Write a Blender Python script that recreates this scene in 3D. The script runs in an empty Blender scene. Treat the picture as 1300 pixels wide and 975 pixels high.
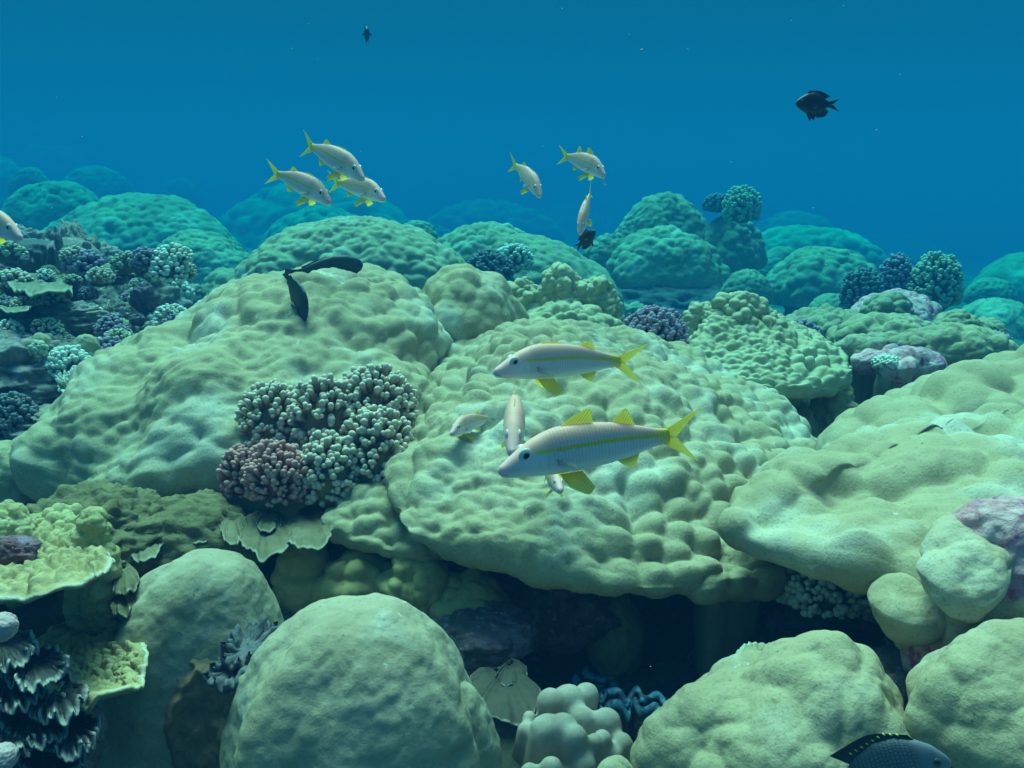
import bpy, math, random
import numpy as np
from math import radians as R, pi, sin, cos
from mathutils import Vector, Matrix

S = bpy.context.scene
COL = S.collection

# ------------------------------------------------------------------ camera
CAM_Z = 1.2
PITCH = R(11.4)
FPX = 1126.0                      # focal length in pixels of a 1300 px wide frame
cam_data = bpy.data.cameras.new("camera")
cam_data.sensor_width = 36.0
cam_data.lens = 36.0 * FPX / 1300.0
cam_data.clip_start = 0.02
cam_data.clip_end = 600.0
cam_data.dof.use_dof = False
cam = bpy.data.objects.new("camera", cam_data)
cam.location = (0, 0, CAM_Z)
cam.rotation_euler = (pi / 2 - PITCH, 0, 0)
COL.objects.link(cam)
S.camera = cam

# ------------------------------------------------------------------ light
SUN_EL, SUN_AZ = R(68), R(-18)     # azimuth measured from +Y (straight ahead) towards +X
world = bpy.data.worlds.new("World")
S.world = world
world.use_nodes = True
wn, wl = world.node_tree.nodes, world.node_tree.links
wn.clear()
w_out = wn.new("ShaderNodeOutputWorld")
w_bg = wn.new("ShaderNodeBackground")
w_sky = wn.new("ShaderNodeTexSky")
w_sky.sky_type = 'NISHITA'
w_sky.sun_disc = False
w_sky.sun_elevation = SUN_EL
w_sky.sun_rotation = SUN_AZ
w_tint = wn.new("ShaderNodeMix")
w_tint.data_type = 'RGBA'
w_tint.blend_type = 'MULTIPLY'
w_tint.inputs[0].default_value = 1.0
w_tint.inputs[7].default_value = (0.72, 0.60, 0.52, 1)   # daylight after a few metres of sea water
wl.new(w_sky.outputs[0], w_tint.inputs[6])
# from below, the sky is only seen through Snell's window overhead; lower down the surface mirrors the dark sea
w_tc = wn.new("ShaderNodeTexCoord"); w_sep = wn.new("ShaderNodeSeparateXYZ"); w_mr = wn.new("ShaderNodeMapRange"); w_mul = wn.new("ShaderNodeVectorMath")
w_mr.interpolation_type = 'SMOOTHSTEP'
w_mr.inputs[1].default_value = 0.32; w_mr.inputs[2].default_value = 0.74; w_mr.inputs[3].default_value = 0.08; w_mr.inputs[4].default_value = 1.0
w_mul.operation = 'SCALE'
wl.new(w_tc.outputs["Generated"], w_sep.inputs[0]); wl.new(w_sep.outputs["Z"], w_mr.inputs[0])
wl.new(w_tint.outputs[2], w_mul.inputs[0]); wl.new(w_mr.outputs[0], w_mul.inputs["Scale"])
wl.new(w_mul.outputs[0], w_bg.inputs[0])
w_bg.inputs[1].default_value = 0.15
wl.new(w_bg.outputs[0], w_out.inputs[0])

sun_d = bpy.data.lights.new("sun", 'SUN')
sun_d.energy = 4.6
sun_d.angle = R(34)                 # scattered by the rippled surface overhead
sun_d.color = (1.0, 0.585, 0.485)
sun = bpy.data.objects.new("sun", sun_d)
sv = Vector((sin(SUN_AZ) * cos(SUN_EL), cos(SUN_AZ) * cos(SUN_EL), sin(SUN_EL)))
sun.rotation_euler = sv.to_track_quat('Z', 'Y').to_euler()
sun.location = (0, 0, 30)
COL.objects.link(sun)

S.view_settings.view_transform = 'Standard'
S.view_settings.look = 'None'
S.view_settings.gamma = 1.0
S.view_settings.use_curve_mapping = False
S.view_settings.exposure = 1.66

S.render.engine = 'CYCLES'
cy = S.cycles
cy.use_denoising = True
cy.max_bounces = 5
cy.diffuse_bounces = 2
cy.glossy_bounces = 2
cy.transmission_bounces = 2
cy.volume_bounces = 2
cy.transparent_max_bounces = 8
cy.sample_clamp_indirect = 6.0
cy.caustics_reflective = False
cy.caustics_refractive = False

# ------------------------------------------------------------------ pixel -> place
_f = np.array([0, cos(PITCH), -sin(PITCH)])
_u = np.array([0, sin(PITCH), cos(PITCH)])
_r = np.array([1.0, 0, 0])
def far_metres(Y):
    """The layout's distance figures stretch beyond 3.2: the far reef lies well back in clear water."""
    Y = min(Y, 24.0)
    return Y if Y <= 3.2 else 3.2 + (Y - 3.2) * 3.4 + .45 * max(0.0, Y - 5.5) ** 2
def at(px, py, Y):
    """Point that the photograph shows at pixel (px, py) of 1300x975, at layout distance Y."""
    return at_w(px, py, far_metres(Y))
def at_w(px, py, Y):
    """The same at Y metres ahead."""
    d = _f + _r * ((px - 650.0) / FPX) + _u * ((487.5 - py) / FPX)
    return d * (Y / d[1]) + np.array([0, 0, CAM_Z])
def mpp(Y):
    """Metres per photo pixel at distance Y."""
    return far_metres(Y) / FPX

# ------------------------------------------------------------------ noise (numpy)
def _hash(ix, iy, iz, seed):
    h = (ix.astype(np.int64) * 73856093) ^ (iy.astype(np.int64) * 19349663) ^ (iz.astype(np.int64) * 83492791) ^ (seed * 2654435761)
    h &= 0xffffffff
    h = ((h ^ (h >> 16)) * 0x45d9f3b) & 0xffffffff
    h = ((h ^ (h >> 16)) * 0x45d9f3b) & 0xffffffff
    return (h ^ (h >> 16)) & 0xffffffff
def vnoise(P, seed=0):
    """Smooth value noise, about -1..1."""
    Fl = np.floor(P); f = P - Fl; I = Fl.astype(np.int64)
    w = f * f * f * (f * (f * 6 - 15) + 10)
    out = np.zeros(len(P))
    for a in (0, 1):
        for b in (0, 1):
            for c in (0, 1):
                h = _hash(I[:, 0] + a, I[:, 1] + b, I[:, 2] + c, seed) / 4294967295.0
                k = (w[:, 0] if a else 1 - w[:, 0]) * (w[:, 1] if b else 1 - w[:, 1]) * (w[:, 2] if c else 1 - w[:, 2])
                out += h * k
    return out * 2 - 1
def fbm(P, octaves=4, seed=0, gain=0.5):
    out = np.zeros(len(P)); a = 1.0; t = 0.0
    for o in range(octaves):
        out += a * vnoise(P * (2.03 ** o) + o * 17.3, seed + o); t += a; a *= gain
    return out / t
def knobs(P, seed=0, k=9.0, jit=0.85):
    """Rounded knobs: a soft-minimum cell distance turned into caps that meet in creases, about 0..1."""
    I = np.floor(P).astype(np.int64)
    acc = np.zeros(len(P))
    for a in (-1, 0, 1):
        for b in (-1, 0, 1):
            for c in (-1, 0, 1):
                x, y, z = I[:, 0] + a, I[:, 1] + b, I[:, 2] + c
                qx = x + .5 + jit * (_hash(x, y, z, seed) / 4294967295.0 - .5)
                qy = y + .5 + jit * (_hash(x, y, z, seed + 71) / 4294967295.0 - .5)
                qz = z + .5 + jit * (_hash(x, y, z, seed + 143) / 4294967295.0 - .5)
                d2 = (P[:, 0] - qx) ** 2 + (P[:, 1] - qy) ** 2 + (P[:, 2] - qz) ** 2
                acc += np.exp(-k * d2)
    d2 = -np.log(np.maximum(acc, 1e-12)) / k
    return 1.0 - np.clip(d2, -0.2, 1.2)

# ------------------------------------------------------------------ objects
def tag(o, label=None, cat=None, group=None, kind=None):
    if label: o['label'] = label
    if cat: o['category'] = cat
    if group: o['group'] = group
    if kind: o['kind'] = kind
    return o
def mesh_obj(name, V, F, mat, parent=None, smooth=True):
    me = bpy.data.meshes.new(name)
    V = np.asarray(V, dtype=np.float64)
    if isinstance(F, np.ndarray):
        n, k = F.shape
        me.vertices.add(len(V)); me.vertices.foreach_set("co", V.ravel())
        me.loops.add(n * k); me.loops.foreach_set("vertex_index", F.astype(np.int32).ravel())
        me.polygons.add(n)
        me.polygons.foreach_set("loop_start", np.arange(0, n * k, k, dtype=np.int32))
        me.polygons.foreach_set("loop_total", np.full(n, k, dtype=np.int32))
        me.update(calc_edges=True); me.validate()
    else:
        me.from_pydata([tuple(v) for v in V], [], F)
    if smooth:
        me.polygons.foreach_set("use_smooth", np.ones(len(me.polygons), dtype=bool))
    if mat: me.materials.append(mat)
    o = bpy.data.objects.new(name, me)
    COL.objects.link(o)
    if parent: o.parent = parent
    return o
def empty(name, loc, label, cat, group=None):
    o = bpy.data.objects.new(name, None)
    o.empty_display_size = 0.05
    o.location = tuple(loc)
    COL.objects.link(o)
    return tag(o, label, cat, group)
def copy_tree(src, parent=None):
    kids = list(src.children)
    c = src.copy(); COL.objects.link(c)
    if parent: c.parent = parent
    for k in kids: copy_tree(k, c)
    return c
def grid_faces(nr, nc, wrap=True, off=0):
    """Quads of an nr x nc vertex grid, columns optionally wrapping."""
    i = np.arange(nr - 1)[:, None]; j = np.arange(nc if wrap else nc - 1)[None, :]
    a = i * nc + j; b = i * nc + (j + 1) % nc
    return (np.stack([a, b, b + nc, a + nc], -1).reshape(-1, 4) + off)
def vnormals(V, F):
    n = np.zeros_like(V)
    A, B, C_, D = (V[F[:, i]] for i in range(4))
    fn = np.cross(C_ - A, D - B)
    for i in range(4):
        for k in range(3):
            n[:, k] += np.bincount(F[:, i], fn[:, k], len(V))
    return n / np.maximum(np.linalg.norm(n, axis=1, keepdims=True), 1e-12)
def smooth_loop(pts, n):
    """n points evenly along a closed Catmull-Rom curve through pts."""
    P = np.asarray(pts, float); m = len(P)
    T = np.linspace(0, m, n * 6, endpoint=False); i = np.floor(T).astype(int); f = (T - i)[:, None]
    p0, p1, p2, p3 = P[(i - 1) % m], P[i % m], P[(i + 1) % m], P[(i + 2) % m]
    Q = .5 * (2 * p1 + (p2 - p0) * f + (2 * p0 - 5 * p1 + 4 * p2 - p3) * f ** 2 + (3 * p1 - p0 - 3 * p2 + p3) * f ** 3)
    L = np.concatenate([[0], np.cumsum(np.linalg.norm(np.roll(Q, -1, 0) - Q, axis=1))])
    s = np.linspace(0, L[-1], n, endpoint=False)
    Q2 = np.vstack([Q, Q[:1]])
    return np.stack([np.interp(s, L, Q2[:, k]) for k in range(Q.shape[1])], 1)
# ------------------------------------------------------------------ materials
MATS = {}
def nd(nt, t, **kw):
    n = nt.nodes.new(t)
    for k, v in kw.items(): setattr(n, k, v)
    return n
def material(name, base, second=None, scale=6.0, spots=None, spot_scale=60.0, spot_amt=0.5, rough=0.75, bump=0.0, bump_scale=300.0, third=None, third_scale=2.5, spec=0.25, dist=0.004, lo=.35, hi=.65, marks=()):
    """Principled surface whose colour wanders between base, second and third, with small spots and a fine grain."""
    if name in MATS: return MATS[name]
    m = bpy.data.materials.new(name); m.use_nodes = True
    nt = m.node_tree; L = nt.links.new
    b = nt.nodes["Principled BSDF"]
    b.inputs["Roughness"].default_value = rough
    b.inputs["Specular IOR Level"].default_value = spec
    tc = nd(nt, "ShaderNodeTexCoord")
    geo = nd(nt, "ShaderNodeNewGeometry")
    col = None
    def rgb(c): return (c[0], c[1], c[2], 1)
    def mixc(fac, A, B):
        x = nd(nt, "ShaderNodeMix", data_type='RGBA')
        if fac is not None: L(fac, x.inputs[0])
        for i, q in ((6, A), (7, B)):
            if isinstance(q, tuple): x.inputs[i].default_value = q
            else: L(q, x.inputs[i])
        return x.outputs[2]
    def noise(sc, det=4, lo=.35, hi=.65, rough_=.55):
        n = nd(nt, "ShaderNodeTexNoise"); n.inputs["Scale"].default_value = sc; n.inputs["Detail"].default_value = det
        n.inputs["Roughness"].default_value = rough_
        L(geo.outputs["Position"], n.inputs["Vector"])
        mr = nd(nt, "ShaderNodeMapRange"); mr.inputs[1].default_value = lo; mr.inputs[2].default_value = hi
        L(n.outputs["Fac"], mr.inputs[0]); return mr.outputs[0]
    col = rgb(base)
    if second: col = mixc(noise(scale, lo=lo, hi=hi), col, rgb(second))
    if third: col = mixc(noise(third_scale, lo=.52, hi=.68), col, rgb(third))
    if spots:
        sp = noise(spot_scale, 3, .56, .66)
        mu = nd(nt, "ShaderNodeMath", operation='MULTIPLY'); L(sp, mu.inputs[0]); mu.inputs[1].default_value = spot_amt
        col = mixc(mu.outputs[0], col, rgb(spots))
    for (sc_, lo_, hi_, c_, am_) in marks:                # scars, holes, growths with edges of their own
        mk = nd(nt, "ShaderNodeMath", operation='MULTIPLY'); L(noise(sc_, 5, lo_, hi_, .62), mk.inputs[0]); mk.inputs[1].default_value = am_
        col = mixc(mk.outputs[0], col, rgb(c_))
    if isinstance(col, tuple): b.inputs["Base Color"].default_value = col
    else: L(col, b.inputs["Base Color"])
    if bump:
        n = nd(nt, "ShaderNodeTexNoise"); n.inputs["Scale"].default_value = bump_scale; n.inputs["Detail"].default_value = 6; n.inputs["Roughness"].default_value = .7
        L(geo.outputs["Position"], n.inputs["Vector"])
        bp = nd(nt, "ShaderNodeBump"); bp.inputs["Strength"].default_value = bump; bp.inputs["Distance"].default_value = dist
        L(n.outputs["Fac"], bp.inputs["Height"]); L(bp.outputs[0], b.inputs["Normal"])
    MATS[name] = m
    return m
MARKS = ((75, .69, .72, (.09, .07, .05), .75), (17, .68, .70, (.60, .57, .50), .55), (11, .70, .74, (.25, .17, .15), .5))
M_PORITES = material("mound_coral_tissue", (.39, .335, .205), (.33, .28, .17), 6, (.20, .16, .09), 190, .5, .85, .55, 150, (.48, .46, .37), 3.6, dist=.005, marks=MARKS)
M_PORITES_PALE = material("pale_mound_coral_tissue", (.38, .34, .24), (.28, .24, .15), 6, (.22, .19, .13), 170, .45, .85, .5, 150, (.52, .53, .47), 4.0, dist=.004, marks=MARKS)
M_PORITES_FAR = material("far_mound_coral_tissue", (.35, .34, .21), (.24, .24, .16), 2.2, (.16, .16, .11), 30, .5, .9, .6, 60, (.44, .44, .32), 1.3, dist=.012)
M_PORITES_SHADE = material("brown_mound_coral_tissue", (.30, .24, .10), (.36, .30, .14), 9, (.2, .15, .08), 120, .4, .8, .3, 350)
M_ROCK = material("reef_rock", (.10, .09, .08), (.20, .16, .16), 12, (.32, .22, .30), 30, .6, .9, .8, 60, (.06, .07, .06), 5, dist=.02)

# ------------------------------------------------------------------ mound corals (lobes)
KNOB_GAIN = 1.7
def lobe(rim, apex, mat, parent=None, name="lobe", p=1.75, q=2.0, nu=260, nt=90, lip=0.026, ur=0.55, base_z=None,
         k_size=0.065, k_amp=0.018, big_size=0.22, big_amp=0.03, k_soft=22.0, seed=1, warp=0.25, flat=0.0, fine=0.0025, rim_wave=0.0, world=True, stretch=1.0):
    """A lumpy dome over a traced rim: rim = points round its edge, apex = its highest point."""
    rimw = smooth_loop([at(*r) if world else r for r in rim], nu)
    A = np.array(at(*apex) if world else apex, float)
    if rim_wave:
        th = np.linspace(0, 2 * pi, nu, endpoint=False)
        ring = np.stack([np.cos(th), np.sin(th), 0 * th], 1)
        wv = fbm(ring * 3.0 + seed, 4, seed + 9)
        rimw[:, :2] = A[:2] + (rimw[:, :2] - A[:2]) * (1 + rim_wave * wv)[:, None]
    s = np.linspace(0, 1, nt)
    t = np.sin(s * pi / 2) ** 0.9
    t[0] = 0.004
    te = np.sqrt(t * t + .0064); te = (te - te[0]) / (te[-1] - te[0])      # a rounded summit
    prof = (1 - np.clip(te, 0, 1) ** p)
    prof = np.clip(prof, 0, 1) ** (1 / q)
    Vs = []
    for ti, pr in zip(t, prof):
        xy = A[:2] + (rimw[:, :2] - A[:2]) * ti
        zr = A[2] + (rimw[:, 2] - A[2])
        z = zr + (A[2] - zr) * pr
        Vs.append(np.column_stack([xy, z]))
    # rolled lip, then the shaded underside running in to the stalk
    R_ = np.maximum(np.linalg.norm(rimw[:, :2] - A[:2], axis=1), .02)
    dl = np.clip(lip / R_, 0, .3)
    for a in np.linspace(0, pi / 2, 14)[1:]:
        rr = A[:2] + (rimw[:, :2] - A[:2]) * (1 - dl * (1 - cos(a)))[:, None]
        Vs.append(np.column_stack([rr, rimw[:, 2] - lip * sin(a)]))
    bz = base_z if base_z is not None else float(rimw[:, 2].min() - 0.4)
    for b in np.linspace(0, 1, 22)[1:]:
        r = ((1 - dl) - (1 - dl - ur) * min(1, b / .55))[:, None]
        z0 = rimw[:, 2] - lip
        zz = z0 + (bz - z0) * max(0, (b - .45) / .55) - .03 * b
        Vs.append(np.column_stack([A[:2] + (rimw[:, :2] - A[:2]) * r, zz]))
    V = np.concatenate(Vs); nr = len(Vs)
    F = grid_faces(nr, nu)[:, ::-1]
    N = vnormals(V, F)
    if (N[:nu * 10] @ np.array([0, 0, 1.])).mean() < 0:
        F = F[:, ::-1]; N = -N
    # displacement
    W = V + warp * k_size * np.stack([vnoise(V / (k_size * 1.7) + 5, seed + 1), vnoise(V / (k_size * 1.7) + 25, seed + 2), vnoise(V / (k_size * 1.7) + 45, seed + 3)], 1)
    Wk = W.copy(); Wk[:, :2] /= stretch
    vary = np.clip(0.72 + 0.95 * fbm(V / (k_size * 6.5), 2, seed + 4), 0.28, 1.5)
    D = big_amp * (knobs(W / big_size, seed + 5, 8.0) - .6) + .45 * big_amp * (knobs(W / (big_size * .48) + 3, seed + 15, 9.0) - .6)
    k_amp = k_amp * KNOB_GAIN
    D += k_amp * vary * (knobs(Wk / k_size, seed + 6, k_soft) - .55)
    D += k_amp * 0.45 * (1.3 - vary) * (knobs(W / (k_size * .55), seed + 8, k_soft) - .55)
    D += fine * fbm(V / 0.02, 2, seed + 7)
    rows = np.repeat(np.arange(nr), nu)
    fade = np.ones(len(V)); fade[rows >= nt + 14] = 0.35
    fade = np.where(rows < nt, np.clip(1 - (rows - nt * .86) / (nt * .14) * .5, .5, 1), np.where(rows < nt + 14, .5, .35))
    V = V + N * (D * fade)[:, None]
    c = len(V); V = np.vstack([V, V[:nu].mean(0)[None]])          # close the summit
    j = np.arange(0, nu, 2)
    cap = np.stack([np.full(len(j), c), j, (j + 1) % nu, (j + 2) % nu], 1)
    if (vnormals(V, cap)[c] @ N[:nu].mean(0)) < 0: cap = cap[:, ::-1]
    o = mesh_obj(name, V, np.vstack([F, cap]), mat, parent)
    return o
def ellipse_rim(cx, cy, z, rx, ry, n=12, seed=0, wob=0.12, tilt=0.0, rot=0.0):
    rnd = random.Random(seed); out = []
    for i in range(n):
        a = 2 * pi * i / n
        k = 1 + rnd.uniform(-wob, wob)
        x, y = rx * k * cos(a), ry * k * sin(a)
        x, y = x * cos(rot) - y * sin(rot), x * sin(rot) + y * cos(rot)
        out.append((cx + x, cy + y, z + tilt * y + rnd.uniform(-wob, wob) * rx * .25))
    return out
def boulder(x0, x1, ytop, ybot, Y, mat, parent=None, name="mound_coral", depth=0.8, ax=0.5, seed=1, wob=.12, **kw):
    """A mound coral whose outline fills pixels x0..x1, ytop..ybot, its middle at distance Y."""
    w = (x1 - x0) * mpp(Y) / 2
    Y = far_metres(Y)
    Yf = Y - w * depth * .8
    c = at_w((x0 + x1) / 2, (ytop + ybot) / 2, Y)
    front = at_w((x0 + x1) / 2, ybot, Yf)
    top = at_w(x0 + (x1 - x0) * ax, ytop, Y)
    h = top[2] - front[2]
    rim = ellipse_rim(c[0], c[1], front[2] + 0.02 * h, w, w * depth, 14, seed, wob)
    kw.setdefault('k_size', max(0.06, w * 0.16)); kw.setdefault('k_amp', kw['k_size'] * .28)
    kw.setdefault('big_size', w * .5); kw.setdefault('big_amp', w * .10)
    kw.setdefault('lip', 0.03 * w + .01)
    kw.setdefault('base_z', front[2] - max(.25, .5 * w))
    kw.setdefault('nu', 200); kw.setdefault('nt', 70)
    return lobe(rim, (top[0], c[1], top[2] - kw['big_amp'] * .4), mat, parent, name, seed=seed, world=False, **kw)
# ------------------------------------------------------------------ sea water (even density, box round the whole place)
def water_box():
    m = bpy.data.materials.new("sea_water"); m.use_nodes = True
    nt = m.node_tree; nt.nodes.clear()
    out = nt.nodes.new("ShaderNodeOutputMaterial")
    v = nt.nodes.new("ShaderNodeVolumePrincipled")
    d = 1.0
    c = [s / d for s in WATER_SCATTER]
    a = [max(0.0, 1 - ab / (d * (1 - ci))) ** 2 for ab, ci in zip(WATER_ABSORB, c)]
    v.inputs["Density"].default_value = d
    v.inputs["Color"].default_value = (*c, 1)
    v.inputs["Absorption Color"].default_value = (*a, 1)
    v.inputs["Anisotropy"].default_value = 0.0
    nt.links.new(v.outputs[0], out.inputs["Volume"])
    x, y0, y1, z0, z1 = 240, -40, 330, -40, WATER_TOP
    V = [(-x, y0, z0), (x, y0, z0), (x, y1, z0), (-x, y1, z0), (-x, y0, z1), (x, y0, z1), (x, y1, z1), (-x, y1, z1)]
    F = [(0, 3, 2, 1), (4, 5, 6, 7), (0, 1, 5, 4), (1, 2, 6, 5), (2, 3, 7, 6), (3, 0, 4, 7)]
    tag(mesh_obj("haze", V, F, m, smooth=False), kind='stuff')
WATER_SCATTER = (0.0007, 0.0076, 0.0195)
WATER_ABSORB = (0.22, 0.031, 0.024)
WATER_TOP = 6.3
water_box()

# ------------------------------------------------------------------ seabed
GROUND_PTS = [(100, 1040, 1.2), (650, 975, 1.35), (1100, 1050, 1.1), (740, 870, 1.75), (550, 850, 1.75), (300, 740, 1.75), (100, 760, 1.6), (1100, 800, 1.6), (1300, 860, 1.3),
    (740, 720, 2.6), (350, 620, 2.6), (100, 590, 2.9), (0, 590, 2.8), (1000, 620, 2.6), (1080, 530, 3.0), (1200, 480, 3.6),
    (700, 440, 3.6), (850, 490, 3.3), (850, 415, 4.2), (1100, 450, 4.5), (1250, 440, 5), (100, 500, 3.9), (250, 410, 4.6), (200, 385, 5.2),
    (450, 405, 5), (700, 388, 5.6), (830, 385, 6), (1000, 392, 6), (1150, 395, 7), (1280, 405, 8),
    (60, 322, 8), (250, 335, 8), (450, 345, 9), (600, 315, 10), (800, 325, 10), (1000, 335, 10), (1200, 365, 12),
    (50, 255, 14), (300, 295, 14), (600, 290, 16), (900, 305, 18), (1200, 340, 20),
    (0, 205, 25), (300, 245, 30), (650, 270, 30), (1000, 292, 30), (1300, 330, 30)]
_gw = np.array([at(*g) for g in GROUND_PTS])
def ground_z(x, y):
    x = np.atleast_1d(np.asarray(x, float)); y = np.atleast_1d(np.asarray(y, float))
    yy = np.maximum(y, .2)
    u, v = x / (yy + .5) * 1.6, np.log(yy + .5) * 1.3
    gu, gv = _gw[:, 0] / (_gw[:, 1] + .5) * 1.6, np.log(_gw[:, 1] + .5) * 1.3
    num = np.zeros_like(u); den = np.zeros_like(u)
    for a, b, z in zip(gu, gv, _gw[:, 2]):
        w = 1 / ((u - a) ** 2 + (v - b) ** 2 + .006) ** 2
        num += w * z; den += w
    return num / den
def seabed():
    na, nr = 420, 460
    ang = np.linspace(R(-78), R(78), na); rad = np.exp(np.linspace(math.log(.25), math.log(315), nr))
    X = (rad[:, None] * np.sin(ang)[None, :]).ravel(); Y = (rad[:, None] * np.cos(ang)[None, :]).ravel()
    X = np.clip(X, -230, 230)
    Z = ground_z(X, Y)
    P = np.stack([X, Y, Z], 1)
    dist = np.hypot(X, Y)
    sc = np.clip(dist / 3, .5, 9)
    Pn = np.stack([X / (1 + dist * .12), Y / (1 + dist * .12), 0 * X], 1)
    P[:, 2] += sc * (.05 * fbm(Pn * 2.2, 5, 3) + .045 * (knobs(Pn * 5, 9, 9) - .6) + .02 * (knobs(Pn * 13, 12, 9) - .6)) - .04
    o = mesh_obj("seabed", P, grid_faces(nr, na, False), M_SEABED)
    tag(o, kind='structure')
M_SEABED = material("seabed_rubble", (.16, .16, .10), (.07, .07, .055), 2.2, (.30, .26, .24), 26, .5, .9, .9, 45, (.20, .22, .12), 1.1, dist=.02)
seabed()
# ------------------------------------------------------------------ builders of the reef's other growth
def hang(o, p):
    """Make o a part of p without moving it."""
    o.parent = p
    o.matrix_parent_inverse = Matrix.Translation(p.location).inverted()
    return o
def set_attr(o, name, vals):
    a = o.data.attributes.new(name, 'FLOAT', 'POINT')
    a.data.foreach_set("value", np.asarray(vals, dtype=np.float32))
def tip_material(name, base, tip, lo=.72, hi=1.0, mott=None, rough=.75, bump=.4, bump_scale=350, patch=None, patch_scale=9, patch_lo=.60):
    """Colour running from base to tip along the 'tip' attribute: growing tips and plate margins are paler in life."""
    if name in MATS: return MATS[name]
    m = material(name, base, mott or tuple(c * .72 for c in base), 22, None, rough=rough, bump=bump, bump_scale=bump_scale)
    nt = m.node_tree; L = nt.links.new; b = nt.nodes["Principled BSDF"]
    src = b.inputs["Base Color"].links[0].from_socket
    if patch:
        geo = nd(nt, "ShaderNodeNewGeometry")
        nz = nd(nt, "ShaderNodeTexNoise"); nz.inputs["Scale"].default_value = patch_scale; L(geo.outputs["Position"], nz.inputs["Vector"])
        pr = nd(nt, "ShaderNodeMapRange"); pr.inputs[1].default_value = patch_lo; pr.inputs[2].default_value = patch_lo + .05; L(nz.outputs["Fac"], pr.inputs[0])
        px = nd(nt, "ShaderNodeMix", data_type='RGBA'); L(pr.outputs[0], px.inputs[0]); L(src, px.inputs[6]); px.inputs[7].default_value = (*patch, 1)
        src = px.outputs[2]
    at_ = nd(nt, "ShaderNodeAttribute", attribute_name="tip")
    mr = nd(nt, "ShaderNodeMapRange"); mr.inputs[1].default_value = lo; mr.inputs[2].default_value = hi
    L(at_.outputs["Fac"], mr.inputs[0])
    mx = nd(nt, "ShaderNodeMix", data_type='RGBA'); L(mr.outputs[0], mx.inputs[0]); L(src, mx.inputs[6]); mx.inputs[7].default_value = (*tip, 1)
    L(mx.outputs[2], b.inputs["Base Color"])
    return m
def frame(d):
    d = d / np.linalg.norm(d)
    a = np.array([0, 0, 1.]) if abs(d[2]) < .9 else np.array([1., 0, 0])
    x = np.cross(a, d); x /= np.linalg.norm(x)
    return x, np.cross(d, x), d
def finger(p0, p1, r0, r1, ns=9, nr=7, wob=0.0, rnd=None, flat=1.0):
    """One stubby branch with a rounded end: returns V, F, tip values."""
    p0, p1 = np.asarray(p0, float), np.asarray(p1, float)
    ax = p1 - p0; L_ = np.linalg.norm(ax); x, y, d = frame(ax)
    th = np.linspace(0, 2 * pi, ns, endpoint=False)
    rings = [(s, r0 + (r1 - r0) * s) for s in np.linspace(0, 1, nr)]
    cap = [(1 + r1 * sin(a) / L_, r1 * cos(a)) for a in (R(32), R(60), R(80))]
    V, T = [], []
    for i, (s, r) in enumerate(rings + cap):
        rr = r * np.ones(ns)
        if wob and rnd: rr *= np.array([1 + rnd.uniform(-wob, wob) for _ in range(ns)])
        V.append(p0 + d * (s * L_) + np.outer(rr * np.cos(th), x) * flat + np.outer(rr * np.sin(th), y)); T += [s] * ns
    n = len(V)
    V = np.concatenate(V + [[p0 + d * (L_ + r1)]]); T.append(1.05)
    F = [tuple(f) for f in grid_faces(n, ns)]
    c = n * ns
    F += [((n - 1) * ns + j, (n - 1) * ns + (j + 1) % ns, c) for j in range(ns)]
    F.append(tuple(range(ns))[::-1])
    return V, F, T
class Acc:
    def __init__(s): s.V, s.F, s.T, s.n = [], [], [], 0
    def add(s, V, F, T=None):
        s.V.append(np.asarray(V)); s.F += [tuple(int(i) + s.n for i in f) for f in F]
        s.T += list(T) if T is not None else [0] * len(V); s.n += len(V)
    def build(s, name, mat, parent=None):
        o = mesh_obj(name, np.concatenate(s.V), s.F, mat, parent)
        set_attr(o, "tip", s.T); return o
def head(c, rx, ry, rz, n, r, seed, L=.38, up=.6, fork=.5, acc=None, low=-.15, clear=None):
    """A rounded head of radiating stubby branches about centre c."""
    rnd = random.Random(seed); acc = acc or Acc(); c = np.asarray(c, float); rad = np.array([rx, ry, rz])
    g = pi * (3 - math.sqrt(5)); k = 0
    for i in range(n):
        z = 1 - (1 - low) * (i + .5) / n
        a = g * i + rnd.uniform(-.25, .25); q = math.sqrt(max(0, 1 - z * z))
        d = np.array([q * cos(a), q * sin(a), z]) + np.array([rnd.uniform(-.1, .1) for _ in range(3)])
        d /= np.linalg.norm(d)
        o = c + d * rad * rnd.uniform(.9, 1.08)
        d2 = d + np.array([0, 0, up]); d2 /= np.linalg.norm(d2)
        inn = o - d2 * rad.mean() * L
        if clear and clear(o): continue
        rr = r * rnd.uniform(.8, 1.2)
        V, F, T = finger(inn, o, rr * .8, rr, wob=.1, rnd=rnd, flat=rnd.uniform(.85, 1.25)); acc.add(V, F, T)
        if rnd.random() < fork:
            side = np.cross(d, [rnd.uniform(-1, 1), rnd.uniform(-1, 1), rnd.uniform(-1, 1)]); side /= np.linalg.norm(side)
            V, F, T = finger(inn * .4 + o * .6, o + side * r * 1.5 - d * r * .2, rr * .7, rr * .8, wob=.1, rnd=rnd); acc.add(V, F, T)
    # dark core so one cannot look through
    u = np.linspace(0, pi, 12); v = np.linspace(0, 2 * pi, 20, endpoint=False)
    P = np.array([[sin(a) * cos(b), sin(a) * sin(b), cos(a)] for a in u for b in v]) * rad * (1 - L * .75) + c - np.array([0, 0, .1 * rz])
    acc.add(P, grid_faces(12, 20)[:, ::-1], [0] * len(P))
    return acc
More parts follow.
